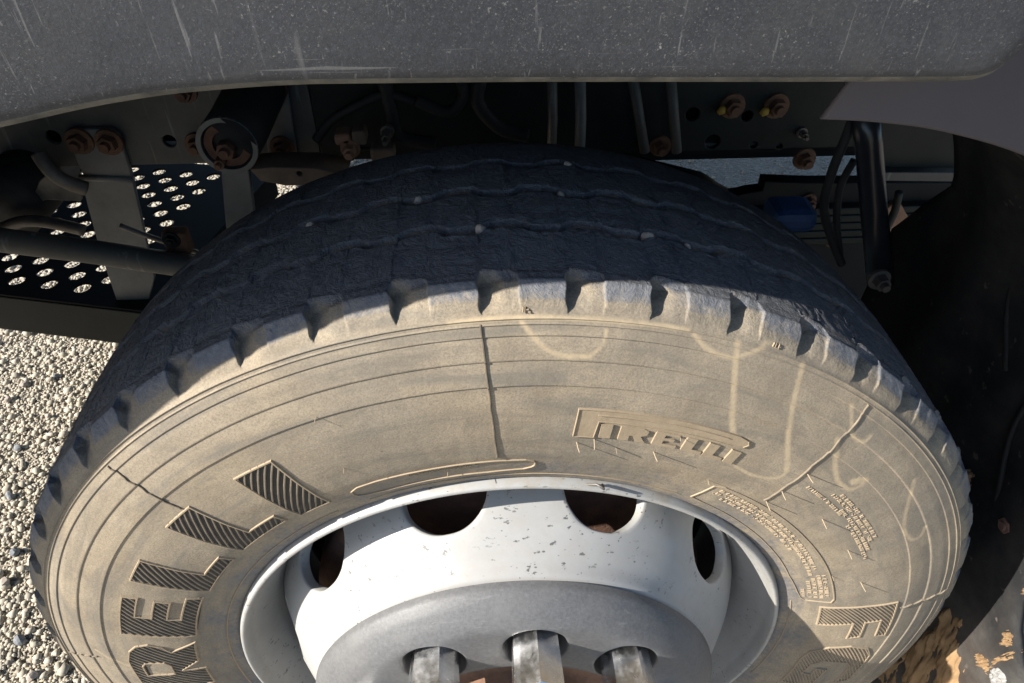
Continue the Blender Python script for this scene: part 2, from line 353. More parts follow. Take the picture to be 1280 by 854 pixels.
# ------------------------------------------------------------------ the truck
truck = empty('truck', (0, 0, 0)); tag(truck, 'truck front corner with dusty black tyre, silver wheel and dark grey wheel-arch panel', 'truck')
wheel = empty('wheel', (0, 0, H), truck); wheel.matrix_parent_inverse = Matrix.Identity(4); PINV['wheel'] = Matrix.Translation((0, 0, -H))
wheel['label'] = 'silver painted steel wheel with a worn tan-dusted tyre and grey nut cover'

# --- tyre: one grid, profile (u) by angle (theta)
SWP = np.array([(.284, -.100), (.290, -.118), (.297, -.1290), (.304, -.1316), (.312, -.1346), (.325, -.1390), (.345, -.1445), (.37, -.1475), (.40, -.148), (.43, -.1455), (.46, -.1395), (.4775, -.134), (.49, -.1285), (.4995, -.116)])
def sw_smooth(r):
    # Catmull-like smoothing of the table
    return np.interp(r, SWR, SWY)
_d = np.linspace(0, 1, len(SWP)); _f = np.linspace(0, 1, 400)
SWR = np.interp(_f, _d, SWP[:, 0]); SWY = np.interp(_f, _d, SWP[:, 1])
_k = np.hanning(29); _k /= _k.sum()
SWY = np.concatenate([SWY[:14], np.convolve(SWY, _k, 'valid'), SWY[-14:]]); 
LINES = (.424, .4457, .4655)
def terrace(r):
    """small steps that face the axle, each fading outwards"""
    h = np.zeros_like(r)
    for a, b in zip(LINES, LINES[1:] + (.4765,)):
        t = (r - a) / (b - a); h = np.where((t >= 0) & (t < 1), .0010 * (1 - t) ** 1.0 * np.clip(t / .05, 0, 1), h)
    for a in (.4745, .4785): h = np.maximum(h, .0012 * np.clip(1 - np.abs(r - a) / .0009, 0, 1))
    return h
def sw_y(r): r = np.asarray(r, float); return sw_smooth(r) - terrace(r)
def swhit(px, py):
    d = ray(px, py); ts = np.linspace(.3, 1.6, 13001); P = CAM + ts[:, None] * d; r = np.hypot(P[:, 0], P[:, 2] - H)
    mk = (P[:, 1] > sw_smooth(r)) & (r > .296) & (r < .4995); p = P[np.argmax(mk)]
    return (float(np.hypot(p[0], p[2] - H)), math.degrees(math.atan2(p[0], p[2] - H)))
TRAILS = [(.0040, [(652, 402), (668, 422), (686, 438), (712, 445), (738, 444)]), (.0022, [(738, 444), (752, 432), (758, 412)]),
    (.0036, [(868, 418), (885, 436), (912, 446), (940, 440), (962, 428)]), (.0052, [(922, 428), (918, 470), (915, 520), (917, 545)]), (.0070, [(917, 545), (925, 552), (934, 551)]), (.0048, [(1003, 455), (992, 500), (985, 545), (983, 590)]), (.0030, [(983, 590), (970, 598), (940, 594), (918, 582)]),
    (.0048, [(1046, 548), (1044, 580), (1048, 602), (1062, 612), (1078, 606)]), (.0100, [(1068, 602), (1080, 600)]), (.0036, [(1064, 505), (1064, 530), (1066, 545), (1078, 552), (1088, 545)]), (.0040, [(1142, 600), (1132, 640), (1130, 662), (1140, 674), (1152, 668), (1156, 658)]),
    (.0030, [(560, 405), (610, 399), (660, 397), (760, 401), (860, 412)]), (.0026, [(120, 812), (160, 832), (230, 846)])]
PITCH = 7.2; NP = 50; PH0 = -1.2
def make_tyre():
    # angle samples: a set inside each pitch, tightened at the notch walls
    loc = np.array([-.5, -.45, -.40, -.35, -.30, -.26, -.23, -.212, -.204, -.196, -.185, -.17, -.14, -.10, -.06, -.02, .02, .05, .08, .11, .14, .165, .185, .196, .204, .215, .235, .27, .31, .36, .41, .455])
    T = (PH0 + PITCH * (np.arange(NP)[:, None] + loc[None])).reshape(-1); PHA = np.tile(loc, NP); PIDX = np.repeat(np.arange(NP), len(loc)); nT = len(T)
    jit = rng.uniform(-1, 1, (NP, 6))
    # far sidewall
    fr = np.linspace(.297, .48, 14); far_y = -sw_smooth(fr) - .006
    ty = [.1225, .117]
    grooves = (.055, .002, -.051)
    base = set(np.round(np.arange(.112, -.1041, -.0036), 5))
    for g in grooves:
        base = {y for y in base if abs(y - g) > .0062}
        base |= {g + s for s in (-.0060, -.0050, -.0040, -.0026, 0, .0026, .0040, .0050, .0060)}
    ys = np.array(sorted(base, reverse=True))
    crown = lambda y: .5030 - np.where(y > 0, .0120, .0032) * (y / .116) ** 2 - np.clip(np.abs(y) - .098, 0, 1) ** 2 * 4
    rows_r, rows_y = [], []; gro = {}; rows_w = {}
    for r, y in zip(fr, far_y): rows_r.append(np.full(nT, r)); rows_y.append(np.full(nT, y))
    for r, y in ((.4845, .125), (.4890, .119)): rows_r.append(np.full(nT, r)); rows_y.append(np.full(nT, y))
    def zig(ph, s):
        p = (PHA + s) % 1.0
        return np.interp(p, [0, .30, .42, .50, .80, .92, 1.0], [1, 1.15, -.9, -1.0, -1.15, .9, 1])
    Z = {g: zig(0, s) * .0044 for g, s in zip(grooves, (.15, .55, .0))}
    lf = np.sin(np.radians(T) * 37) * .5 + np.sin(np.radians(T) * 91 + 1) * .3 + np.sin(np.radians(T) * 163 + 2) * .2
    for y in ys:
        off = np.zeros(nT); depth = np.zeros(nT)
        for g in grooves:
            wgt = max(0, 1 - abs(y - g) / .026); off += wgt * Z[g]
            if abs(y - g) < .0041:
                p = (PHA + dict(zip(grooves, (.15, .55, .0)))[g]) % 1.0
                gash = np.exp(-((p - .36) / .06) ** 2) + np.exp(-((p - .86) / .06) ** 2)
                gro[len(rows_r)] = .50; depth += .0050 + .0070 * np.clip(gash, 0, 1) + (.0015 if abs(y - g) < .002 else 0)
            elif abs(y - g) < .0051:
                depth += .0005
        rough = rng.normal(0, .00028, nT) + lf * .0005 * math.sin(y * 90)
        rows_r.append(crown(y) - depth + rough); rows_y.append(y + off)
    # near shoulder: a full lug profile and a notch-floor profile, mixed by angle
    lug = np.array([(-.1062, 0), (-.1075, 0), (-.109, 0), (-.1115, 0), (-.114, 0), (-.1158, .4994), (-.1172, .4984), (-.119, .4968), (-.1212, .4948), (-.1235, .4926), (-.1258, .4903), (-.1277, .4884), (-.1289, .4866), (-.1299, .4846), (-.1309, .4826), (-.1317, .4808)])
    lug[:5, 1] = crown(lug[:5, 0])
    flo = np.array([(-.1062, .5020), (-.1068, .4985), (-.1074, .4950), (-.1085, .4920), (-.1100, .4900), (-.1114, .4888), (-.1130, .4878), (-.1148, .4868), (-.1168, .4859), (-.1190, .4850), (-.1212, .4841), (-.1234, .4833), (-.1256, .4826), (-.1278, .4820), (-.1300, .4814), (-.1317, .4808)])
    kk = np.interp(np.arange(len(lug)), [0, 3, 8, 15], [1.2, 1.1, .84, .74])[:, None]; flo = lug + (flo - lug) * kk
    nrows = len(lug); dust_rows = []
    for k in range(nrows):
        skew = -.055 * (1 - k / (nrows - 1)) + .02 * jit[PIDX, 0]
        wob = .012 * np.sin(k * .9 + PIDX * 1.7)
        lo = -.205 + skew * .6 + wob + .014 * jit[PIDX, 1]; hi = .228 + skew * .2 - wob * .6 + .014 * jit[PIDX, 2]
        if k < 5: lo = lo + .045 * ((5 - k) / 5) ** 2; hi = hi - .075 * ((5 - k) / 5) ** 2
        # the angle samples slide so that the notch walls stay sharp
        wp = np.where(PHA < -.2, (PHA + .5) / .3 * (lo + .5) - .5, np.where(PHA > .2, hi + (PHA - .2) / .3 * (.5 - hi), lo + (PHA + .2) / .4 * (hi - lo)))
        rows_w[len(rows_r)] = wp
        mk = np.interp(PHA, [-.212, -.204, -.196, -.185, -.08, .06, .185, .198, .206], [0, .06, .92, 1, .95, .36, .22, .18, 0])
        rgh = rng.normal(0, .00009, nT) * (1 if k < nrows - 2 else 0)
        wear = (.0006 * jit[PIDX, 3] - .0004) * math.exp(-((k - 6) / 3.0) ** 2)
        ly, lr = lug[k, 0] - wear * .6, lug[k, 1] + wear
        rows_y.append(ly * (1 - mk) + flo[k, 0] * mk - rgh * .7); rows_r.append(lr * (1 - mk) + flo[k, 1] * mk + rgh)
        d_l = np.interp(k, [0, 3, 5, 8, 10, 11, 15], [.04, .04, .26, .32, .46, .80, .95]) 
        d_f = np.interp(k, [0, 2, 4, 7, 15], [.30, .55, .95, 1.15, 1.15])
        dust_rows.append(d_l * (1 - mk) + d_f * mk)
    # near sidewall down to the bead
    sr = np.unique(np.concatenate([np.linspace(.4790, .300, 105), np.linspace(.300, .284, 6)] + [[a - .0004, a, a + .0005, a + .0011] for a in LINES] + [[a - .0009, a - .0004, a, a + .0004, a + .0009] for a in (.4745, .4785)]))[::-1]
    sr = sr[sr < .4800]
    for r in sr: rows_r.append(np.full(nT, r)); rows_y.append(np.full(nT, float(sw_y(r))) + lf * .00012)
    RR = np.array(rows_r).T; YY = np.array(rows_y).T; t = np.repeat(np.radians(T)[:, None], RR.shape[1], 1)
    k0, k1 = min(rows_w), max(rows_w)
    for k in range(RR.shape[1]):
        src = min(max(k, k0), k1); f = 1.0 if k0 <= k <= k1 else max(0.0, 1 - (k0 - k) / 5.0) if k < k0 else max(0.0, 1 - (k - k1) / 4.0)
        t[:, k] += np.radians(PITCH * (rows_w[src] - PHA) * f)
    P = np.stack([RR * np.sin(t), YY, H + RR * np.cos(t)], -1)
    P[..., 2] = np.maximum(P[..., 2], .004)      # flattened where it stands
    me = grid_mesh('tyre', P, True, True)
    nU = RR.shape[1]; D = np.full((nT, nU), .02)
    D[:, :16] = .6
    nb = nU - len(sr) - nrows
    for k, d in gro.items(): D[:, k] = d
    for k, d in enumerate(dust_rows): D[:, nb + k] = d
    D[:, nb + nrows:] = np.interp(sr, [.29, .30, .325, .36, .45, .47, .479], [.40, .48, .60, .98, 1.0, .95, .97])[None]
    TR = np.zeros((nT, nU)); qx, qz = P[..., 0], P[..., 2] - H
    for wd, px in TRAILS:
        pts = smooth_path([swhit(*p) for p in px], 6); pw = np.array([(r * math.sin(R(a_)), r * math.cos(R(a_))) for r, a_ in pts])
        lo_, hi_ = pw.min(0) - .02, pw.max(0) + .02; sel = (qx > lo_[0]) & (qx < hi_[0]) & (qz > lo_[1]) & (qz < hi_[1]) & (YY < 0); sx_, sz_ = qx[sel], qz[sel]; best = np.full(sx_.shape, 9.)
        for (ax, az), (bx, bz) in zip(pw[:-1], pw[1:]):
            dx, dz = bx - ax, bz - az; u = np.clip(((sx_ - ax) * dx + (sz_ - az) * dz) / (dx * dx + dz * dz + 1e-12), 0, 1); best = np.minimum(best, np.hypot(sx_ - ax - u * dx, sz_ - az - u * dz))
        TR[sel] = np.maximum(TR[sel], np.clip((wd * .42 + .0008 - best) / .0014, 0, 1))
    RL = np.full((nT, nU), .045); RL[:, 16:nb] = 1.0; RL[:, nb:nb + 5] = np.linspace(.9, .35, 5)[None]; RL[:, nb + 5:nb + nrows] = np.linspace(.30, .06, nrows - 5)[None]
    a = me.attributes.new('relief', 'FLOAT', 'POINT'); a.data.foreach_set('value', RL.reshape(-1).astype(np.float32))
    a = me.attributes.new('trail', 'FLOAT', 'POINT'); a.data.foreach_set('value', TR.reshape(-1).astype(np.float32))
    a = me.attributes.new('dust', 'FLOAT', 'POINT'); a.data.foreach_set('value', D.reshape(-1).astype(np.float32))
    return link('tyre', me, TYRE, wheel)
tyre = make_tyre(); tyre['label'] = 'worn truck tyre with notched shoulder blocks and tan dust on its sidewall'

# --- raised work on the sidewall, all laid on its curved face
def S(r, th, h=0.0): return pol(r, th, float(sw_y(r)) - h)
class Raised:
    def __init__(s): s.V, s.F = [], []
    def ribbon(s, path, wd, h, closed=False, step=.004, taper=.55):
        pts = [np.array((r, R(t))) for r, t in path]
        if closed: pts = pts + [pts[0]]
        out = []
        for a, b in zip(pts[:-1], pts[1:]):
            L = math.hypot(b[0] - a[0], (b[1] - a[1]) * (a[0] + b[0]) / 2); n = max(1, int(math.ceil(L / step)))
            out += [a + (b - a) * k / n for k in range(n)]
        if not closed: out.append(pts[-1])
        n = len(out); base = len(s.V)
        for i, p in enumerate(out):
            q0 = out[(i - 1) % n] if closed or i > 0 else p; q1 = out[(i + 1) % n] if closed or i < n - 1 else p
            def un(v):
                l = math.hypot(*v); return (v[0] / l, v[1] / l) if l > 1e-9 else None
            d0 = un(((p[0] - q0[0]), (p[1] - q0[1]) * p[0])); d1 = un(((q1[0] - p[0]), (q1[1] - p[1]) * p[0]))
            d0 = d0 or d1; d1 = d1 or d0
            nx = (-(d0[1] + d1[1]), d0[0] + d1[0]); l = math.hypot(*nx) or 1; nx = (nx[0] / l, nx[1] / l)
            mit = min(1.8, 1 / max(.4, abs(-d0[1] * nx[0] + d0[0] * nx[1])))
            for o, hh in ((-.5, -.0006), (-.5 * taper, h), (.5 * taper, h), (.5, -.0006)):
                r = p[0] + nx[0] * o * wd * mit; t = p[1] + nx[1] * o * wd * mit / p[0]
                s.V.append(S(r, math.degrees(t), hh))
        m_ = n if closed else n - 1
        for i in range(m_):
            a = base + 4 * i; b = base + 4 * ((i + 1) % n)
            s.F += [(a + k, b + k, b + k + 1, a + k + 1) for k in range(3)]
        if not closed:
            s.F += [(base + 3, base + 2, base + 1, base), (base + 4 * (n - 1), base + 4 * (n - 1) + 1, base + 4 * (n - 1) + 2, base + 4 * (n - 1) + 3)]
    def slab(s, poly, h, hole=None):
        """filled raised polygon with side walls, poly in (r, theta)"""
        dense = []
        for a, b in zip(poly, poly[1:] + poly[:1]):
            L = math.hypot(b[0] - a[0], R(b[1] - a[1]) * a[0]); n = max(1, int(L / .005))
            dense += [(a[0] + (b[0] - a[0]) * k / n, a[1] + (b[1] - a[1]) * k / n) for k in range(n)]
        n = len(dense); base = len(s.V)
        s.V += [S(r, t, h) for r, t in dense] + [S(r, t, -.0006) for r, t in dense]
        fl = [Vector((R(t) * .37, r, 0)) for r, t in dense]
        rings = [fl]
        if hole:
            hb2 = len(s.V); s.V += [S(r, t, h) for r, t in hole]; rings.append([Vector((R(t) * .37, r, 0)) for r, t in hole])
            idx = [base + i for i in range(n)] + [hb2 + i for i in range(len(hole))]
        else: idx = [base + i for i in range(n)]
        for tri in tessellate_polygon(rings): s.F.append(tuple(idx[i] for i in tri))
        for i in range(n): j = (i + 1) % n; s.F.append((base + i, base + j, base + n + j, base + n + i))
    def done(s, name, mat, parent=wheel):
        o = link(name, mesh(name, s.V, s.F), mat, parent); 
        bm = bmesh.new(); bm.from_mesh(o.data); bmesh.ops.recalc_face_normals(bm, faces=bm.faces); bm.to_mesh(o.data); bm.free(); return o
def inside(p, polys):
    c = False
    for poly in polys:
        for a, b in zip(poly, poly[1:] + poly[:1]):
            if (a[1] > p[1]) != (b[1] > p[1]) and p[0] < (b[0] - a[0]) * (p[1] - a[1]) / (b[1] - a[1]) + a[0]: c = not c
    return c
def hatched(polys, word, ang=42, sp=.0050, ground=True):
    """big outlined letter filled with slanting ridges"""
    b = Raised()
    for p in polys: b.ribbon(p, .0023, .0015, True)
    o = b.done('raised_letter', LETTER); o['label'] = word
    rm = sum(p[0] for p in polys[0]) / len(polys[0]); tm = sum(p[1] for p in polys[0]) / len(polys[0])
    flat = [[(R(t - tm) * rm, r - rm) for r, t in p] for p in polys]
    ca, sa = math.sin(R(ang)), math.cos(R(ang))         # ridge direction: outward, turned clockwise
    hb = Raised()
    if ground: fb = Raised(); fb.slab(polys[0], .00025, polys[1] if len(polys) > 1 else None); fb.done('letter_shade_floor', LETTER_SHADE)  # thin dark slab paints in the shade between the ridges
    for k in range(-60, 61):
        off = k * sp; run = None
        for i in range(-110, 111):
            q = (ca * i * .0011 + sa * off, sa * i * .0011 - ca * off)
            ins = inside(q, flat)
            if ins and run is None: run = q
            if (not ins or i == 110) and run is not None:
                if math.hypot(q[0] - run[0], q[1] - run[1]) > .0035:
                    hb.ribbon([(rm + run[1], tm + math.degrees(run[0] / rm)), (rm + q[1], tm + math.degrees(q[0] / rm))], .0025, .0012, step=.02, taper=.4)
                run = None
    hb.done('letter_hatching', HATCH if ground else LETTER)
hatched([[(.337, -94), (.409, -94), (.409, -84), (.404, -81), (.396, -79.3), (.384, -78.7), (.371, -79.4), (.363, -81.2), (.3395, -78.7), (.3405, -85.2), (.3589, -87.6), (.337, -88.2)], [(.397, -88.6), (.397, -85.6), (.393, -84.6), (.374, -84.6), (.3685, -85.6), (.3685, -88.6)]], 'raised hatched letter R')
hatched([[(.337, -76.2), (.407, -75.6), (.407, -65.4), (.3935, -65.2), (.3935, -70.3), (.378, -70.3), (.378, -65.3), (.364, -65.3), (.364, -70.4), (.351, -70.5), (.351, -63.6), (.337, -63.5)]], 'raised hatched letter E')
for a, wd in (((-61.0, -55.8, -50.3), 'raised hatched letter L beside the E'), ((-47.2, -41.9, -36.4), 'raised hatched letter L beside the I')):
    hatched([[(.3335, a[0]), (.404, a[0]), (.404, a[1]), (.347, a[1]), (.347, a[2]), (.3335, a[2])]], wd)
hatched([[(.330, -33.9), (.4027, -33.9), (.4027, -28.4), (.330, -28.4)]], 'raised hatched letter I')
hatched([[(.335, -104), (.405, -104), (.405, -98.6), (.335, -98.6)]], 'raised hatched letter I')
hatched([[(.335, -119), (.406, -119), (.406, -109.5), (.398, -107), (.376, -107), (.366, -109.5), (.362, -113.6), (.335, -113.6)]], 'raised hatched letter P')
hatched([[(.337, 77.3), (.416, 78.3), (.418, 88.3), (.4065, 88.0), (.404, 83.1), (.387, 83.2), (.388, 87.9), (.3745, 88.3), (.3745, 83.3), (.337, 83.7)]], 'raised hatched letter F', 55, .0036, False)
hatched([[(.340, 97), (.344, 93.8), (.362, 91.8), (.386, 91.3), (.408, 92.3), (.418, 94.8), (.4215, 103.5), (.4065, 104.2), (.404, 98.4), (.396, 97.0), (.366, 96.6), (.356, 98.4), (.354, 102), (.366, 102.2), (.366, 99.8), (.378, 99.8), (.378, 106.5), (.342, 106.5)]], 'raised hatched letter G', 55, .0036, False)
# the small word in the long roofed P
lg = Raised()
lg.slab([(.373, 7.0), (.4036, 6.9), (.4036, 26.6), (.4020, 27.9), (.3985, 28.3), (.3945, 27.9), (.3930, 26.6), (.3925, 25.5), (.3915, 9.5), (.373, 9.5)], .0011)
lg.ribbon([(.3985, 9.2), (.3988, 25.4)], .0012, .0021); lg.ribbon([(.373, 7.0), (.4036, 6.9), (.4036, 26.6), (.4020, 27.9), (.3985, 28.3), (.3945, 27.9), (.3930, 26.6), (.3925, 25.5), (.3915, 9.5), (.373, 9.5)], .0009, .0019, True)
sp_ = lg.done('raised_letter', LETTER); sp_['label'] = 'small raised letter P with a long roof over the word'
def small(polys, word):
    b = Raised()
    for p in polys: b.slab(p, .0017)
    o = b.done('raised_letter', LETTER); o['label'] = word
a0, a1 = .3735, .3890
small([[(a0, 10.1), (a1, 9.9), (a1, 11.3), (a0, 11.5)]], 'small raised letter I after the roofed P')
small([[(a0, 12.5), (a1, 12.3), (a1, 15.1), (.3870, 15.8), (.3820, 15.8), (.3800, 15.1), (a0, 16.0), (a0, 14.7), (.3795, 14.1), (.3795, 13.7), (a0, 13.8)]], 'small raised letter R')
small([[(a0, 16.9), (a1, 16.7), (a1, 19.7), (.3862, 19.7), (.3862, 18.0), (.3828, 18.0), (.3828, 19.4), (.3802, 19.4), (.3802, 18.1), (.3763, 18.1), (.3763, 20.1), (a0, 20.1)]], 'small raised letter E')
for q, wd in ((20.7, 'small raised letter L after the E'), (23.8, 'small raised letter L before the I')): small([[(a0, q + .2), (a1, q), (a1, q + 1.4), (.3767, q + 1.5), (.3767, q + 3.0), (a0, q + 3.0)]], wd)
small([[(a0, 27.2), (a1, 27.0), (a1, 28.4), (a0, 28.6)]], 'small raised letter I at the end of the word')
# moulded ribs across the sidewall, 40 degrees apart
for th, ra, rb in ((-84.0, .44, .474), (-43.2, .407, .4725), (-2.6, .3428, .4755), (38.0, .350, .474), (79.9, .421, .474), (118, .40, .474)):
    b = Raised(); n = 22; path = []
    for k in range(n + 1):
        r = ra + (rb - ra) * k / n; path.append((r, th + {38.0: 1.1}.get(th, .25) * (1 - 2 * k / n) + (.10 * math.sin(k * 1.1) + .04 * math.sin(k * 2.3)) * (.25 if th == -2.6 else 1)))
    b.ribbon(path, .0017, .0014, step=.003); o = b.done('moulded_rib', RIBM)
# long oval panel, box of small print, second block of small print
b = Raised(); b.ribbon([(.327, -24.6), (.332, -24.4), (.3362, -23), (.3372, -20), (.3368, -12), (.3372, -3), (.3366, 1.6), (.3345, 2.7), (.331, 3.0), (.3265, 3.0), (.323, 2.6), (.319, 1.4), (.316, -4), (.316, -20), (.319, -23.2), (.3225, -24.3)], .0017, .0012, True); b.done('moulded_panel', LETTER)
b = Raised(); b.ribbon([(.3105, 30.8), (.3395, 30.7), (.343, 32.3), (.344, 40), (.345, 52), (.348, 64), (.3495, 74.5), (.3465, 75.6), (.322, 75.2), (.3175, 74.4), (.3150, 72.5), (.3105, 66), (.3085, 54)], .0016, .0010); b.ribbon([(.3085, 54), (.3080, 44), (.3085, 34), (.3105, 30.8)], .0013, .0009); b.done('moulded_panel', LETTER)
for rr_, t0, t1 in ((.3075, -24, 29), (.3085, 76, 108), (.309, -120, -30)):
    b = Raised(); b.ribbon([(rr_, t0 + (t1 - t0) * k / 20) for k in range(21)], .0014, .0008, step=.012); b.done('moulded_ring', LETTER)
def print_block(rows, hgt, name='moulded_small_print'):
    b = Raised()
    for r, t0, t1 in rows:
        t = t0
        while t < t1:
            if random.random() < .12: t += math.degrees(hgt * .7 / r); continue
            for q in range(random.choice((1, 2, 2, 3))):
                if random.random() < .6: b.ribbon([(r - hgt * .45, t + random.uniform(0, .15)), (r + hgt * .45, t + random.uniform(0, .2))], .0008, .0007, step=.02)
                else: zz = r + random.choice((-.45, 0, .4)) * hgt; b.ribbon([(zz, t), (zz, t + math.degrees(hgt * .45 / r))], .0008, .0007, step=.02)
                t += math.degrees(hgt * .32 / r)
            t += math.degrees(hgt * .22 / r)
    o = b.done(name, LETTER); o['kind'] = 'stuff'
print_block([(.3365, 32.5, 64), (.3305, 32.2, 66), (.325, 34.5, 56), (.3425, 66, 73.5), (.3375, 66, 73.8), (.332, 67, 74), (.3265, 68, 74), (.320, 71, 73.8)], .0040)
print_block([(.3865, 41, 50), (.395, 45.0, 58.5), (.3895, 49, 60.5), (.3845, 53, 63), (.400, 46, 58)], .0038)
print_block([(.3322, -15.2, -5.6)], .0032)
print_block([(.4835, 23.5, 24.6)], .0035); print_block([(.4840, .6, 1.1)], .004)
# rubber mould hairs that stand off the sidewall
hairs = [(721, 553), (817, 565), (743, 549), (977, 613), (1009, 592), (1028, 649), (1060, 688), (1076, 728), (958, 627), (395, 520), (560, 590), (850, 545), (1040, 720), (430, 585), (885, 600), (770, 560)]
def hair_mesh():
    V, F = [], []
    for k, (y, r) in enumerate(((.001, .0006), (-.006, .00055), (-.0105, .0005))):
        for j in range(5): a = j * 1.2566; V.append((r * math.cos(a) + .0006 * k * k * .2, y, r * math.sin(a) - .0004 * k))
    for k in range(2):
        for j in range(5): F.append((k * 5 + j, k * 5 + (j + 1) % 5, k * 5 + 5 + (j + 1) % 5, k * 5 + 5 + j))
    F.append(tuple(range(10, 15))); return mesh('rubber_hair', V, F, True)
HM = hair_mesh(); HM.materials.append(LETTER)
for i, p in enumerate(hairs):
    r, t = swhit(*p); o = bpy.data.objects.new('rubber_hair', HM); col.objects.link(o); o.parent = wheel
    o.location = Vector(S(r, t)) - Vector((0, 0, H)); o.rotation_euler = (random.uniform(-.06, .06), random.uniform(-3, 3), random.uniform(-.06, .06)); s_ = (1.0 if i < 9 else .55); o.scale = (s_, s_, s_)
# --- rim, disc with hand holes, nut cover, caps, hub, drum
rim_prof = roundprof([(.262, .05), (.262, -.068), (.2665, -.085), (.2790, -.106), (.2865, -.122), (.2885, -.1300), (.2908, -.1372), (.2945, -.1368), (.2972, -.1300), (.2965, -.1210), (.2910, -.116), (.286, -.10)], .004, 4)
lathe('rim', rim_prof, RIM, wheel, 240)['label'] = 'silver painted rim edge, chipped at its lip'
DP = roundprof([(.2645, -.050), (.2635, -.066), (.2585, -.086), (.2450, -.118), (.2290, -.1415), (.2155, -.160), (.2110, -.1735), (.200, -.1795), (.120, -.1795)], .012, 5)
DPa = np.array(DP); DL = np.concatenate([[0], np.cumsum(np.hypot(*np.diff(DPa, axis=0).T))])
def dsurf(s, th, off=0.0):
    r = np.interp(s, DL, DPa[:, 0]); y = np.interp(s, DL, DPa[:, 1])
    e = .002; dr = np.interp(s + e, DL, DPa[:, 0]) - np.interp(s - e, DL, DPa[:, 0]); dy = np.interp(s + e, DL, DPa[:, 1]) - np.interp(s - e, DL, DPa[:, 1]); l = np.hypot(dr, dy) + 1e-12
    r2 = r + dy / l * off; y2 = y - dr / l * off      # inward side of the shell for positive offsets
    return np.stack(np.broadcast_arrays(r2 * np.sin(th), y2, H + r2 * np.cos(th)), -1)
def disc():
    sa = float(np.interp(.070, -DPa[:, 1][:40] if False else -DPa[:len(DPa) - 8, 1], DL[:len(DPa) - 8])); sb = float(np.interp(.1420, -DPa[:len(DPa) - 8, 1], DL[:len(DPa) - 8]))
    s0, s1 = .004, DL[-1]; sA, sB = sa - .006, sb + .010
    sh0, sh1 = float(np.interp(.0765, -DPa[:len(DPa) - 8, 1], DL[:len(DPa) - 8])), float(np.interp(.1345, -DPa[:len(DPa) - 8, 1], DL[:len(DPa) - 8]))
    V, F = [], []
    def addgrid(P):
        b = len(V); nu, nv = P.shape[:2]; V.extend(P.reshape(-1, 3).tolist())
        for i in range(nu - 1):
            for j in range(nv - 1): F.append((b + i * nv + j, b + (i + 1) * nv + j, b + (i + 1) * nv + j + 1, b + i * nv + j + 1))
    half = R(18)
    for k in range(10):
        c = R(21 + 36 * k); th = np.linspace(c - half, c + half, 25)[:, None]
        addgrid(dsurf(np.linspace(s0, sA, 6)[None], th)); addgrid(dsurf(np.linspace(sB, s1, 34)[None], th))
        # ring between the cell border and the hole, in (theta, s)
        N = 96; sm, hs = (sh0 + sh1) / 2, (sh1 - sh0) / 2; hw = .166
        ring = []
        W, U0, U1 = half, sm - sA, sB - sm; K = 24; u = np.linspace(-1, 1, K, endpoint=False)
        bx = np.concatenate([u * W, np.full(K, W), -u * W, np.full(K, -W)]); q_ = (u + 1) / 2
        by = np.concatenate([np.full(K, -U0), -U0 + (U0 + U1) * q_, np.full(K, U1), U1 - (U0 + U1) * q_]); ph = np.arctan2(by / .045, bx / W)
        hx = np.sign(np.cos(ph)) * np.abs(np.cos(ph)) ** .80; hy = np.sign(np.sin(ph)) * np.abs(np.sin(ph)) ** .90
        tp = 1 - .15 * np.clip(hy, -1, 1) - .06 * hy ** 2                       # narrows towards the outer face
        hx_ = hx * hw * tp; hy_ = sm + hy * hs
        by = sm + by
        fr = np.array([0, .02, .05, .12, .25, .45, .7, 1.0])[None]
        TH = c + hx_[:, None] * (1 - fr) + bx[:, None] * fr; SS = hy_[:, None] * (1 - fr) + by[:, None] * fr
        TH = np.concatenate([TH, TH[:1]]); SS = np.concatenate([SS, SS[:1]])
        offs = np.array([.0022, .0007, 0, 0, 0, 0, 0, 0])[None] * np.ones((N + 1, 1))
        addgrid(dsurf(SS, TH, offs)[:, ::-1])
        # wall of the hole through the thick steel
        w0 = dsurf(SS[:, :1], TH[:, :1], np.full((N + 1, 1), .0022)); w1 = dsurf(sm + (SS[:, :1] - sm) * 1.0, TH[:, :1], np.full((N + 1, 1), .011))
        addgrid(np.concatenate([w0, w1], 1)[:, ::-1] if False else np.concatenate([w0, w1], 1))
    me = mesh('wheel_disc', V, F, True); bm = bmesh.new(); bm.from_mesh(me); bmesh.ops.remove_doubles(bm, verts=bm.verts, dist=.00012); bmesh.ops.recalc_face_normals(bm, faces=bm.faces); bm.to_mesh(me); bm.free()
    me.polygons.foreach_set('use_smooth', [True] * len(me.polygons))
    return link('wheel_disc', me, RIM, wheel)
disc()['label'] = 'silver white domed wheel disc with rounded hand holes'
NUT0 = 5.7; NR = .1540
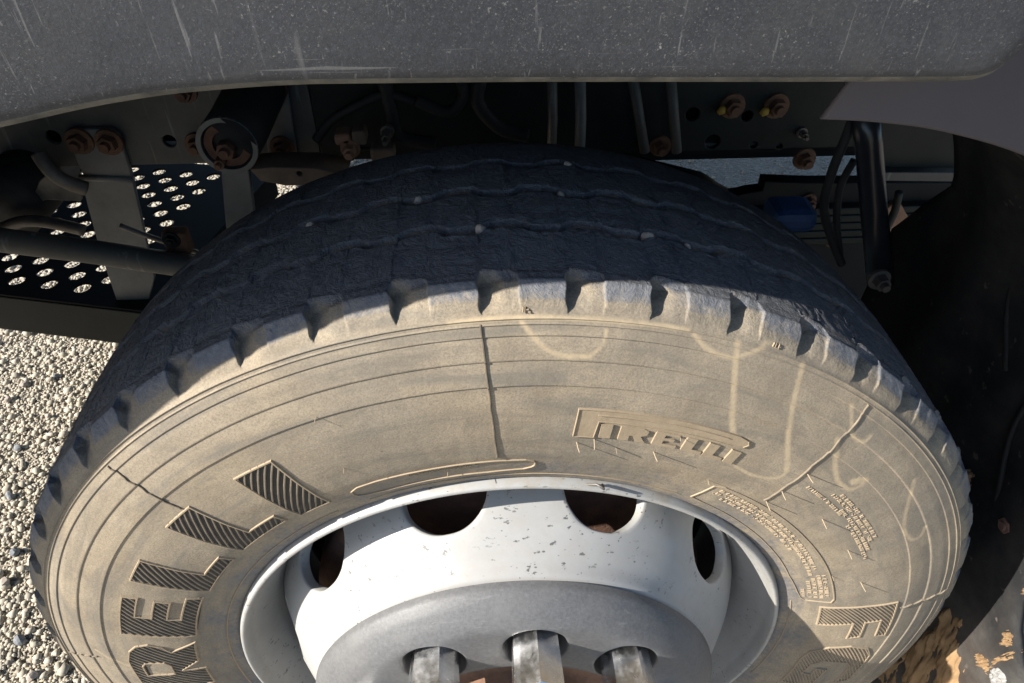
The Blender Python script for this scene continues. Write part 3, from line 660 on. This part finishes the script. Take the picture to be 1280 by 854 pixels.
def cover():
    prof = roundprof([(.2112, -.1765), (.2108, -.184), (.2055, -.193), (.1955, -.2030), (.186, -.2095), (.1235, -.2125), (.1215, -.200)], .0035, 5); pa = np.array(prof); dl = np.concatenate([[0], np.cumsum(np.hypot(*np.diff(pa, axis=0).T))])
    V, F = [], []
    def pos(r, y, t): return np.stack(np.broadcast_arrays(r * np.sin(t), y + 0 * t, H + r * np.cos(t)), -1)
    def addgrid(P):
        b = len(V); nu, nv = P.shape[:2]; V.extend(P.reshape(-1, 3).tolist())
        for i in range(nu - 1):
            for j in range(nv - 1): F.append((b + i * nv + j, b + (i + 1) * nv + j, b + (i + 1) * nv + j + 1, b + i * nv + j + 1))
    ra, rb = .1925, .1238; yface = lambda r: np.interp(-np.asarray(r), -pa[3:-3, 0], pa[3:-3, 1])
    outer = np.array([p for p in prof if p[0] >= ra] + [(ra, float(yface(ra)))])
    inner = np.array([(rb, float(yface(rb))), (.1228, -.2118), (.1217, -.2095), (.1212, -.200), (.1212, -.185)])
    for k in range(10):
        c = R(NUT0 + 36 * k); th = np.linspace(c - R(18), c + R(18), 25)[:, None]
        addgrid(pos(outer[None, :, 0], outer[None, :, 1], th)); addgrid(pos(inner[None, :, 0], inner[None, :, 1], th))
        W = R(18); up = ra - NR; dn = NR - rb; K = 18; u = np.linspace(-1, 1, K, endpoint=False); q_ = (u + 1) / 2; hr = .0300
        bt = np.concatenate([u * W, np.full(K, W), -u * W, np.full(K, -W)]); br = np.concatenate([np.full(K, -dn), -dn + (up + dn) * q_, np.full(K, up), up - (up + dn) * q_])
        ph = np.arctan2(br / .034, bt / .25); bt = np.append(bt, bt[:1]); br = NR + np.append(br, br[:1]); ph = np.append(ph, ph[:1])
        X = NR + hr * np.sin(ph); A = hr * np.cos(ph); hr_r = np.hypot(X, A); hr_t = np.arctan2(A, X)
        fr = np.array([0, .03, .1, .25, .5, .75, 1.0])[None]
        rr = hr_r[:, None] * (1 - fr) + br[:, None] * fr; t_ = c + hr_t[:, None] * (1 - fr) + bt[:, None] * fr
        yy = yface(rr) + np.array([.0018, .0005, 0, 0, 0, 0, 0])[None]
        addgrid(np.stack([rr * np.sin(t_), yy, H + rr * np.cos(t_)], -1))
        w0 = np.stack([rr[:, :1] * np.sin(t_[:, :1]), yy[:, :1], H + rr[:, :1] * np.cos(t_[:, :1])], -1); w1 = w0 + np.array([0, .022, 0]); addgrid(np.concatenate([w0, w1], 1))
    me = mesh('nut_cover', V, F, True); bm = bmesh.new(); bm.from_mesh(me); bmesh.ops.remove_doubles(bm, verts=bm.verts, dist=.0001); bmesh.ops.recalc_face_normals(bm, faces=bm.faces); bm.to_mesh(me); bm.free()
    me.polygons.foreach_set('use_smooth', [True] * len(me.polygons))
    return link('nut_cover', me, COVER, wheel)
cover()['label'] = 'scuffed grey ring cover with round holes for the wheel nuts'
def cap_mesh():
    # flared six-sided cap: bevelled corners, domed end
    V, F = [], []; sec = [(.004, .0232), (-.020, .0240), (-.050, .0254), (-.060, .0256), (-.0645, .0240), (-.0670, .0205), (-.0680, .0)]; n = 24
    for y, r in sec[:-1]:
        for j in range(n):
            a = 2 * math.pi * j / n; k = (a + math.pi / 6) % (math.pi / 3) - math.pi / 6; hexr = r * math.cos(math.pi / 6) / math.cos(k); q = min(hexr, r * .985) if y > -.062 else r * .93
            V.append((q * math.cos(a), y, q * math.sin(a)))
    V.append((0, sec[-1][0], 0))
    for i in range(len(sec) - 2):
        for j in range(n): F.append((i * n + j, i * n + (j + 1) % n, (i + 1) * n + (j + 1) % n, (i + 1) * n + j))
    b = (len(sec) - 2) * n
    for j in range(n): F.append((b + j, b + (j + 1) % n, len(V) - 1))
    me = mesh('nut_cap', V, F); bm = bmesh.new(); bm.from_mesh(me); bmesh.ops.recalc_face_normals(bm, faces=bm.faces); bm.to_mesh(me); bm.free(); me.materials.append(CHROME); return me
CM = cap_mesh()
for k in range(10):
    o = bpy.data.objects.new('nut_cap', CM); col.objects.link(o); o.parent = wheel; t = R(NUT0 + 36 * k)
    o.location = (NR * math.sin(t), -.192, NR * math.cos(t)); o.rotation_euler = (0, R(NUT0 + 36 * k + random.uniform(-25, 25)), 0)
lathe('hub', roundprof([(.119, -.150), (.119, -.186), (.112, -.192), (.085, -.196), (.080, -.224), (.070, -.232), (.0, -.234)], .006), RUSTB, wheel, 96)
lathe('brake_drum', roundprof([(.222, .10), (.226, -.02), (.226, -.060), (.218, -.070), (.14, -.085)], .006), RUST, wheel, 120)
box('hub_paint_mark', tuple(pol(.100, -9, -.1935) - [.012, .002, .008]), tuple(pol(.100, -9, -.1935) + [.012, .0008, .008]), BLUE, wheel, .0008)
lathe('dark_hole_backing', [(.10, .045), (.25, .045), (.252, .030), (.258, .028)], BLACK, wheel, 90)  # black disc added to darken the view through the hand holes
b_ = pol(.3005, 14.2, -.134); tube('balance_clip', [b_ + [-.012, .002, -.004], b_ + [-.002, -.003, .002], b_ + [.003, -.010, .004], b_ + [.004, .001, -.004]], .0012, STEEL, wheel, 6)

# ------------------------------------------------------------------ wheel-arch panel over the tyre
YF = -.190
lipx = np.array([-1.40, -.78, -.765, -.74, -.70, -.62, -.565, -.52, -.475, -.43, -.36, -.30, -.245, -.2, -.165, -.128, -.1, 0, .12, .208, .2185, .2245, .2290, .2335, .2370, .25, .30])
lipz = np.array([-.05, -.05, -.03, .10, .19, .350, .428, .484, .538, .586, .624, .642, .6525, .6615, .6665, .6690, .6700, .6690, .6665, .6650, .6655, .6675, .6715, .679, .690, .745, 1.0]) + H
def wheel_arch():
    xs = np.unique(np.concatenate([np.linspace(-1.40, .205, 170), np.linspace(.205, .24, 44), np.linspace(.24, .30, 10)])); zl = np.interp(xs, lipx, lipz)
    k = np.hanning(5); k /= k.sum(); zs = zl.copy(); zs[2:-2] = np.convolve(zl, k, 'valid'); TOP = 1.05 + H
    rows = [(-.150, .010), (-.180, .0015), (-.1855, .0), (-.1885, .0008), (-.1905, .0030), (-.1915, .0065), (-.1925, .015), (-.1945, .04), (-.197, .09), (-.198, .2), (-.198, None)]
    P = np.zeros((len(xs), len(rows), 3))
    for j, (y, h) in enumerate(rows):
        P[:, j, 0] = xs; P[:, j, 1] = y; P[:, j, 2] = TOP if h is None else np.minimum(zs + h, TOP)
    me = grid_mesh('wheel_arch_panel', P, False, True, True); o = link('wheel_arch_panel', me, FENDER, truck)
    me.materials.append(EDGE); nr = len(rows) - 1
    for p in me.polygons:
        if (p.index % nr) in (1, 2, 3): p.material_index = 1
    md = o.modifiers.new('thick', 'SOLIDIFY'); md.thickness = .0035; md.offset = -1
    o['label'] = 'scratched dusty dark grey wheel-arch panel above the tyre'
    SCR = plain('pale_scratch', (.30, .295, .29), (.16, .158, .155), 300, .7)
    hy = np.array([(h if h is not None else .4, y) for y, h in rows[4:]])
    for pts, w0, w1 in (([(30, 25), (46, 60), (62, 90), (84, 124)], .0009, .0022), ([(33, 40), (36, 75), (40, 130)], .0006, .0005), ([(343, 0), (352, 30), (356, 62)], .0016, .0007), ([(806, 0), (797, 22), (787, 55)], .0013, .0004), ([(812, 0), (802, 26)], .0010, .0003), ([(90, 12), (140, 16)], .0003, .0003), ([(588, 53), (605, 51), (620, 52)], .0003, .0006), ([(862, 70), (900, 10)], .0004, .0006), ([(1195, 95), (1215, 60), (1222, 30)], .0004, .0004), ([(604, 92), (622, 80)], .0004, .0003), ([(172, 54), (192, 62)], .0003, .0012), ([(357, 65), (370, 70)], .0007, .0006), ([(985, 8), (1000, 2)], .0006, .0010), ([(88, 45), (135, 36)], .0002, .0003)):
        V, F = [], []; q = [at(px, py, -.1930) for px, py in smooth_path(pts, 4)]; n = len(q)
        for i, c in enumerate(q):
            y = np.interp(c[2] - np.interp(c[0], xs, zs), hy[:, 0], hy[:, 1]); d = q[min(i + 1, n - 1)] - q[max(i - 1, 0)]; nn = np.array([-d[2], 0, d[0]]); nn /= np.linalg.norm(nn) + 1e-9; wd = (w0 + (w1 - w0) * i / (n - 1)) * (.6 + .8 * random.random()) * .5
            a, b = c + nn * wd, c - nn * wd; V += [(a[0], y + .0003, a[2]), (c[0], y - .00022, c[2]), (b[0], y + .0003, b[2])]
            if i: F += [(3 * i - 3, 3 * i - 2, 3 * i + 1, 3 * i), (3 * i - 2, 3 * i - 1, 3 * i + 2, 3 * i + 1)]
        link('scratch', mesh('scratch', V, F), SCR, o)
    return o
wheel_arch()
# ------------------------------------------------------------------ unseen rest of the cab; floor and front added to shade the arch
cabf = box('cab_shade_floor', (-1.36, -.14, .77 + H), (1.7, 2.15, .80 + H), BLACK, truck, .004)
box('cab_shade_front', (-1.395, -.18, -.035 + H), (-1.37, 2.15, 1.05 + H), FENDER, truck, .004)
box('cab_side_panel', (.33, -.200, .80 + H), (1.7, -.170, 1.6 + H), FENDER, truck, .004)
# rear half of the arch: outer flange, curved liner and hanging flap
def arc_flange():
    lo, hi = [], []
    edge = [(.1790, .618), (.216, .6150), (.258, .6080), (.315, .591), (.38, .560), (.44, .520), (.50, .466), (.55, .405), (.59, .33)]
    out = [(.196, .655), (.235, .72), (.33, .80), (.70, .80), (.70, .33)]
    pts = [(x, z) for x, z in smooth_path(edge, 5)] + out[::-1]
    return plate('arch_rear_flange', [(x, z + H) for x, z in pts], [], .006, EXT, truck, Matrix.Translation((0, -.130, 0)) @ XZ, .0025)
arc_flange()['label'] = 'smooth purple-grey flange behind the wheel-arch panel'
def liner():
    path = [(.22, .632), (.33, .600), (.42, .545), (.50, .47), (.55, .38), (.578, .28), (.588, .16), (.590, .0), (.590, -.20), (.588, -.40)]
    pt = np.array(smooth_path(path, 6)); ys = np.linspace(-.124, .40, 30); n = len(pt)
    P = np.zeros((n, len(ys), 3))
    for i, (x, z) in enumerate(pt):
        inner = np.interp(i / n, [0, .25, .45, .6, 1], [.20, .212, .235, .36, .40]); outer = -.124 if z > .02 else np.interp(z, [-.10, .02], [-.23, -.124])
        yy = np.linspace(outer, inner, len(ys))
        wav = .006 * np.sin(yy * 21 + z * 6) + .004 * np.sin(yy * 47 + z * 13)
        P[i, :, 0] = x + wav; P[i, :, 1] = yy; P[i, :, 2] = z + H
    o = link('mudguard', grid_mesh('mudguard', P, False, True), GUARD, truck); md = o.modifiers.new('thick', 'SOLIDIFY'); md.thickness = .006
    # moulded ribs of the guard
    for y0, y1, i0, i1 in ((.16, .05, 14, 34), (.07, -.03, 20, 40)):
        tube('mudguard_rib', [(pt[i][0] - .004, y0 + (y1 - y0) * (i - i0) / (i1 - i0) + .015 * math.sin((i - i0) * .5), pt[i][1] + H) for i in range(i0, i1)], .0035, BLACK, o, 6)
    return o
guard = liner(); guard['label'] = 'black plastic mudguard behind the tyre with dried mud low down'
def fbm(u, v, seed, f0=1.0, octs=5):
    rg = np.random.default_rng(seed); out = 0; a = 1.0
    for o in range(octs):
        g = rg.normal(0, 1, (64, 64)); x, y = u * f0 * 2 ** o, v * f0 * 2 ** o
        xi, yi = np.floor(x).astype(int), np.floor(y).astype(int); fx, fy = x - xi, y - yi; fx, fy = fx * fx * (3 - 2 * fx), fy * fy * (3 - 2 * fy)
        q = lambda i, j: g[(xi + i) % 64, (yi + j) % 64]
        out = out + a * ((q(0, 0) * (1 - fx) + q(1, 0) * fx) * (1 - fy) + (q(0, 1) * (1 - fx) + q(1, 1) * fx) * fy); a *= .55
    return out
def mudcake(cz, cy, ry, rz, seed, mat=TRAIL, th=.007, name='dried_mud', tilt=0.0, rough=.45):
    n = 70; a, b = np.meshgrid(np.linspace(-1.5, 1.5, n), np.linspace(-1.5, 1.5, n), indexing='ij')
    d = 1 - np.hypot(a, b) + rough * .55 * fbm(a + 9, b + 9, seed, 1.6); h = np.clip(d * 3, 0, 1) ** .7 * th * (1 + .35 * fbm(a + 5, b + 5, seed + 1, 4.0))
    y = cy + ry * a + tilt * b * rz; z = H + cz + rz * b
    V = np.stack([.590 - .0035 - h, y, z], -1).reshape(-1, 3); ok = (d > 0).reshape(-1); F = []
    for i in range(n - 1):
        for j in range(n - 1):
            q = (i * n + j, (i + 1) * n + j, (i + 1) * n + j + 1, i * n + j + 1)
            if sum(ok[k] for k in q) >= 3: F.append(q)
    used = sorted({k for f in F for k in f}); mp = {k: m_ for m_, k in enumerate(used)}
    return link(name, mesh(name, [V[k] for k in used], [tuple(mp[k] for k in f) for f in F], True), mat, guard)
mudcake(-.20, -.100, .040, .125, 3, tilt=.10); mudcake(-.055, -.150, .005, .035, 8, th=.004, tilt=-.25); mudcake(-.025, -.142, .007, .009, 9); mudcake(-.09, -.138, .010, .010, 10); mudcake(.05, -.125, .006, .005, 11); mudcake(-.13, -.160, .012, .016, 14); mudcake(-.30, -.15, .03, .05, 12)
mudcake(-.30, -.04, .03, .06, 16); mudcake(-.05, .0, .012, .02, 17, th=.003); mudcake(.06, .03, .012, .016, 18, th=.003); mudcake(-.15, -.03, .02, .03, 19, th=.003)
mudcake(-.085, -.160, .012, .017, 15, WHITE, .004, 'white_washer', rough=.02)

# ------------------------------------------------------------------ chassis seen through the arch
def hexbolt(c, rad, mat, parent, name='bolt', lens=.018, washer=True, axis=(0, -1, 0)):
    bm = bmesh.new(); bmesh.ops.create_cone(bm, cap_ends=True, segments=6, radius1=rad, radius2=rad * .94, depth=lens, matrix=Matrix.Translation((0, 0, lens / 2)))
    if washer: bmesh.ops.create_cone(bm, cap_ends=True, segments=18, radius1=rad * 1.45, radius2=rad * 1.4, depth=lens * .25, matrix=Matrix.Translation((0, 0, lens * .125)))
    bmesh.ops.create_cone(bm, cap_ends=True, segments=12, radius1=rad * .55, radius2=rad * .5, depth=lens * .5, matrix=Matrix.Translation((0, 0, lens * 1.2)))
    q = Vector(axis).to_track_quat('Z', 'Y').to_matrix().to_4x4(); bm.transform(Matrix.Translation(Vector(c)) @ q @ Matrix.Rotation(random.uniform(0, 1), 4, 'Z'))
    me = bpy.data.meshes.new(name); bm.to_mesh(me); bm.free(); return link(name, me, mat, parent)
YR = .55
rail_holes = [circle(at(x, y, YR)[0], at(x, y, YR)[2], r) for x, y, r in ((68, 170, .011), (213, 175, .010), (865, 142, .011), (890, 176, .012), (933, 144, .009), (941, 180, .006), (973, 182, .005), (345, 182, .006), (1108, 182, .007))]
zb = .262 + H; zt = .53 + H
XS = -.268
rail_front = plate('chassis_rail', [(-1.3, zb), (XS, zb), (XS, zt), (-1.3, zt)], [h for h in rail_holes if h[0][0] < XS], .009, FRAME, truck, Matrix.Translation((0, YR, 0)) @ XZ); rail_front['label'] = 'grey dusty front length of the chassis rail'
rail_holes = [h for h in rail_holes if h[0][0] > XS]
rail = plate('chassis_rail', [(XS + .001, zb), (1.7, zb), (1.7, zt), (XS + .001, zt)], rail_holes, .009, FRAME_SHADE, truck, Matrix.Translation((0, YR, 0)) @ XZ)
box('rail_flange', (-1.3, YR + .005, zb), (XS, YR + .08, zb + .009), FRAME, rail_front, .002); box('rail_flange', (XS + .001, YR + .005, zb), (1.7, YR + .08, zb + .009), FRAME, rail, .002)
box('rail_backing', (-1.3, YR + .035, zb + .02), (1.7, YR + .045, zt), BLACK, rail, .002)
for p, rd, mt in (((915, 132), .014, RUSTB), ((970, 132), .014, RUSTB), ((1005, 198), .013, RUSTB), ((825, 182), .012, RUSTB), ((100, 176), .0145, RUSTB), ((137, 177), .0145, RUSTB), ((247, 180), .013, RUSTB), ((353, 184), .013, RUSTB), ((345, 112), .012, RUST), ((232, 114), .012, RUST), ((1002, 165), .006, STEEL)):
    c = at(*p, YR - .005 - (.012 if p[0] in (100, 137) else .010 if p[0] in (353, 345) else 0)); hexbolt(c, rd, mt, rail if p[0] > 360 else rail_front)
for p in ((903, 137), (957, 139)): c = at(*p, YR - .018); tube('paint_dab', [c + [-.006, 0, -.006], c, c + [.003, -.002, .004]], [.004, .007, .003], YELLOW, rail, 8)
def pxplate(name, pts, y, th, mat, parent, holes=(), bev=.0015):
    return plate(name, [(at(px, py, y)[0], at(px, py, y)[2]) for px, py in pts], [circle(at(a, b, y)[0], at(a, b, y)[2], r) for a, b, r in holes], th, mat, parent, Matrix.Translation((0, y, 0)) @ XZ, bev)
# left hanger bracket with two rusty bolts and its long leg
hb_ = pxplate('hanger_bracket', [(86, 163), (92, 160), (140, 160), (150, 168), (168, 225), (108, 222), (97, 200)], YR - .0105, .010, FRAME2, truck)
pxplate('bracket_leg', [(101, 221), (167, 224), (194, 345), (180, 400), (155, 398), (128, 320)], YR - .004, .008, FRAME2, hb_)
tube('bracket_fold', [at(100, 222, YR - .016), at(167, 225, YR - .016)], .0055, FRAME2, hb_, 8)
# vertical strap with bolts and the shock absorber bush
st_ = pxplate('frame_strap', [(327, 100), (358, 100), (372, 195), (336, 195)], YR - .0095, .008, FRAME2, truck)
bp = at(285, 181, .40); bush = tube('shock_bush', [bp, bp + [.006, .04, .006], bp + [.02, .15, .03]], [.040, .040, .040], RUBBER, truck, 28)
def ringmesh(name, c, r0, r1, d, mat, parent):
    prof = [(r0, 0), (r0, d), (r1, d), (r1, 0), (r0, 0)]; t = np.linspace(0, 2 * np.pi, 40, endpoint=False)[:, None]; p = np.array(prof)
    P = np.stack([c[0] + p[:, 0] * np.cos(t), c[1] - p[:, 1] + 0 * t, c[2] + p[:, 0] * np.sin(t)], -1); return link(name, grid_mesh(name, P, True, False), mat, parent)
ringmesh('bush_rim', bp + [0, .004, 0], .0335, .0400, .010, FRAME2, bush); ringmesh('bush_core', bp + [0, .004, 0], .020, .0305, .006, RUST, bush); hexbolt(bp + [-.002, .003, -.004], .013, RUST, bush, washer=False); hexbolt(bp + [-.014, .003, -.022], .008, RUSTB, bush, washer=False)
pxplate('bush_stay', [(277, 208), (312, 210), (326, 330), (288, 330)], .44, .012, FRAME2, bush)
# leaf spring end, steering link, small rusty clamp
sp = [at(318, 207, .45), at(345, 204, .46), at(400, 203, .48), at(445, 212, .50)]
pxplate('leaf_spring', [(317, 202), (345, 199), (395, 200), (437, 208), (428, 216), (400, 222), (360, 222), (330, 216)], .455, .05, BROWN, truck, [(378, 207, .004)])
tube('steering_link', [at(-60, 281, .37), at(0, 300, .37), at(110, 314, .37), at(230, 332, .37), at(300, 345, .37)], .0175, FRAME, truck, 18)
cl = at(222, 300, .40); box('rusty_clamp', cl - [.018, .012, .02], cl + [.018, .012, .018], RUSTB, truck, .005); hexbolt(cl + [-.003, -.012, .008], .009, BLACK, truck, 'bolt', .008)
tube('brake_pipe', smooth_path([at(150, 282, .42), at(190, 297, .42), at(235, 312, .42), at(290, 330, .42)], 4), .004, STEEL, truck, 8)
# front shackle: dark round bush with pale arms
fb = at(22, 243, .50); sh_ = tube('shackle_bush', [fb + [0, -.04, 0], fb + [0, .10, 0]], [.052, .052], RUBBER, truck, 28)
tube('shackle_arm', smooth_path([at(48, 192, .47), at(62, 212, .46), at(80, 226, .46), at(108, 236, .47)], 5), [.011] * 16, STEEL, sh_, 10)
pxplate('shackle_plate', [(50, 225), (62, 214), (104, 238), (102, 250), (60, 248), (40, 254)], .475, .010, STEEL, sh_)
tube('shackle_arm', smooth_path([at(5, 285, .44), at(28, 277, .44), at(60, 278, .44), at(105, 288, .44)], 5), [.009] * 16, STEEL, sh_, 10)
# perforated step plate, sunlit gravel shows through its holes
def step():
    ang = R(-13); ca, sa = math.cos(ang), math.sin(ang); O = np.array(atz(68, 372, .0 + H)); Lx, Ly = .46, .52
    hol = []; p = .0335
    for i in range(-40, 40):
        for j in range(-40, 40):
            if (i + j) % 2: continue
            x, y = i * p, j * p
            if -Lx + .02 < x < .075 and .018 < y < Ly - .02: hol.append(circle(x, y, .0150, 14))
    M = Matrix.Translation(O) @ Matrix.Rotation(ang, 4, 'Z')
    o = plate('perforated_step', [(-Lx, -.01), (.19, -.01), (.19, Ly), (-Lx, Ly)], hol, .005, BLACK, truck, M, .001)
    q = box('step_front_face', (-Lx, -.012, -.085), (.19, -.006, -.003), FRAME_SHADE, o, .002); q.data.transform(M)
    q = box('step_end_face', (.1845, -.006, -.06), (.19, Ly, -.003), BLACK, o, .002); q.data.transform(M)
    return o
step()['label'] = 'black perforated step plate with round holes showing bright gravel'
# engine-side clutter in the shade
eng = box('engine_shade_block', (-.18, .72, .15 + H), (1.3, 1.4, .75 + H), BLACK, truck, .02)  # dark block added to make the centre behind the rail dark
box('sump_shade_block', (-.16, .76, -.08 + H), (.26, 1.36, .15 + H), BLACK, eng, .03)  # lower block added to keep ground bounce out
box('axle_shade_beam', (-.06, .14, -.10 + H), (.06, 1.86, .03 + H), FRAME_SHADE, truck, .02)  # beam added under the chassis to block light bouncing off the ground
for k in range(5): box('spring_shade_leaf', (-.30 + .05 * k, .585, .110 - .016 * k + H), (.98 - .07 * k, .655, .1245 - .016 * k + H), FRAME_SHADE, truck, .003)  # leaves added, like the beam, to block ground bounce
for px, py in ((1010, 250), (1040, 300), (1120, 262), (1020, 330)): hexbolt(at(px, py, .604), .010, RUST, truck)
for px, r_ in ((690, .0075), (725, .0085)): tube('brake_pipe', [at(px, 90, .50), at(px + 1, 150, .50), at(px - 2, 230, .50)], r_, STEEL if px == 690 else FRAME2, truck, 10)
for a, b in (((790, 90), (806, 190)), ((838, 90), (846, 190))): tube('frame_stay', [at(*a, .52), at(*b, .52)], .008, FRAME, truck, 8)
for (x, y, w_, h_, mt) in ((479, 189, 32, 19, BROWN), (450, 168, 18, 20, BROWN), (430, 170, 22, 16, TAN)):
    c = at(x, y, .47); s_ = .00108; box('brake_fitting', c - [w_ * s_ / 2, .015, h_ * s_ / 2], c + [w_ * s_ / 2, .015, h_ * s_ / 2], mt, truck, .004)
c = at(438, 185, .46); hexbolt(c, .010, TAN, truck, 'pipe_union', .02); c = at(484, 163, .46); hexbolt(c, .007, STEEL, truck, 'pipe_union', .03)
for pts, r_ in ((((395, 175), (415, 150), (440, 135), (480, 118), (520, 128)), .007), (((520, 125), (560, 140), (580, 120), (575, 95)), .009), (((440, 200), (442, 190), (455, 186), (470, 186)), .003), (((480, 100), (490, 140), (500, 170), (545, 180)), .010), (((600, 100), (598, 130), (625, 160), (660, 170)), .010)):
    tube('rubber_hose', smooth_path([at(x, y, .48) for x, y in pts], 6), r_, RUBBER, truck, 10)
tube('air_line', smooth_path([at(x, y, .30) for x, y in ((1075, 110), (1062, 160), (1040, 215), (1030, 260), (1040, 300), (1052, 330))], 6), .006, RUBBER, truck, 10); tube('air_line', smooth_path([at(x, y, .32) for x, y in ((1068, 200), (1050, 235), (1046, 280), (1050, 320))], 6), .005, RUBBER, truck, 10)
damper = tube('damper_strut', [at(1080, 140, .28), at(1086, 178, .28), at(1092, 260, .28), at(1101, 352, .28)], [.016, .016, .0165, .018], plain('glossy_black_strut', (.02, .023, .03), None, 30, .28, bs=.1), truck, 18); hexbolt(at(1098, 348, .262), .011, STEEL, damper)
pxplate('rail_gusset', [(1095, 150), (1200, 150), (1190, 215), (1100, 214)], YR - .02, .012, FRAME_SHADE, truck); pxplate('rail_lower_edge', [(1098, 210), (1200, 211), (1200, 222), (1100, 221)], YR - .03, .03, FRAME, truck)
for pts, mt in (([(1104, 262), (1122, 248), (1142, 285), (1140, 302), (1108, 300)], TAN), ([(1104, 318), (1124, 322), (1126, 340), (1112, 352), (1102, 345)], TAN)): pxplate('rusty_bracket', pts, .46, .010, mt, truck, [(pts[2][0] - 14, pts[2][1] - 6, .006)] if pts[0][1] == 318 else ())
tube('rubber_hose', smooth_path([at(x, y, .42) for x, y in ((1124, 240), (1118, 265), (1108, 285), (1098, 305))], 5), .006, RUBBER, truck, 8)
pxplate('dark_shade_plate', [(800, 200), (878, 219), (884, 222), (900, 233), (913, 240), (922, 239), (934, 236), (950, 234), (953, 222), (1000, 224), (1250, 224), (1250, 420), (800, 420)], .62, .03, BLACK, truck)  # dark filler plate standing in for the shaded gap below the rail
c = at(985, 268, .36); box('blue_chamber', c - [.030, .03, .016], c + [.034, .03, .018], BLUE, truck, .012)
c = at(1260, 657, .0); c = atx(1260, 657, .580); hexbolt(c, .0100, RUST, guard, lens=.006, axis=(-1, 0, 0))

# ------------------------------------------------------------------ loose stones
def stone(name, c, s, mat, label, cat, group=None, seed=0):
    rg = np.random.default_rng(seed); bm = bmesh.new(); bmesh.ops.create_icosphere(bm, subdivisions=2, radius=1)
    ax = rg.uniform(.65, 1.25, 3)
    dirs = rg.normal(0, 1, (7, 3)); dirs /= np.linalg.norm(dirs, axis=1)[:, None]
    for v in bm.verts:
        p = np.array(v.co)
        for d in dirs:
            e = p @ d - .78
            if e > 0: p = p - d * e
        v.co = Vector(p * ax * s)
    me = bpy.data.meshes.new(name); bm.to_mesh(me); bm.free(); o = link(name, me, mat); o.location = Vector(c); o.rotation_euler = tuple(rg.uniform(0, 6.28, 3)); return tag(o, label, cat, group)
def ontread(px, py):
    d = ray(px, py); a = d[0] ** 2 + d[2] ** 2; o = CAM - np.array([0, 0, H]); b = o[0] * d[0] + o[2] * d[2]; cc = o[0] ** 2 + o[2] ** 2 - .4995 ** 2; t = (-b - math.sqrt(b * b - a * cc)) / a; return CAM + t * d
GW = {-.051: 'the tread groove nearest the dusty sidewall', .002: 'the middle groove of the tread', .055: 'the tread groove farthest from the dusty sidewall'}
for i, (th, g, sz) in enumerate(((-2.4, -.052, .0060), (12.6, -.050, .0052), (16.4, -.052, .0042), (-8.2, .003, .0046), (5.2, .001, .0044), (6.6, .055, .0058), (-19.0, .003, .0060))):
    k = min(GW, key=lambda q: abs(q - g)); stone('pebble', pol(.4995, th, g), sz, PEB, 'small pale pebble wedged in ' + GW[k], 'pebble', 'pebbles in ' + GW[k], i + 20)
for i, (px, py, s) in enumerate(((52, 408, .017), (6, 728, .011), (18, 690, .009), (30, 480, .010), (22, 560, .009), (60, 520, .009), (12, 620, .010), (95, 450, .009), (25, 800, .010), (40, 845, .009), (70, 470, .008), (10, 500, .009))):
    big = i == 0
    stone('stone', atz(px, py, .007), s, PEBD if i % 2 == 0 else PEB, 'bluish grey stone, the largest lying on the gravel by the step plate' if big else ('dark grey stone among the tan gravel beside the tyre' if i % 2 == 0 else 'pale tan stone among the gravel beside the tyre'), 'stone', None if big else ('dark stones on the gravel' if i % 2 == 0 else 'pale stones on the gravel'), i + 60)
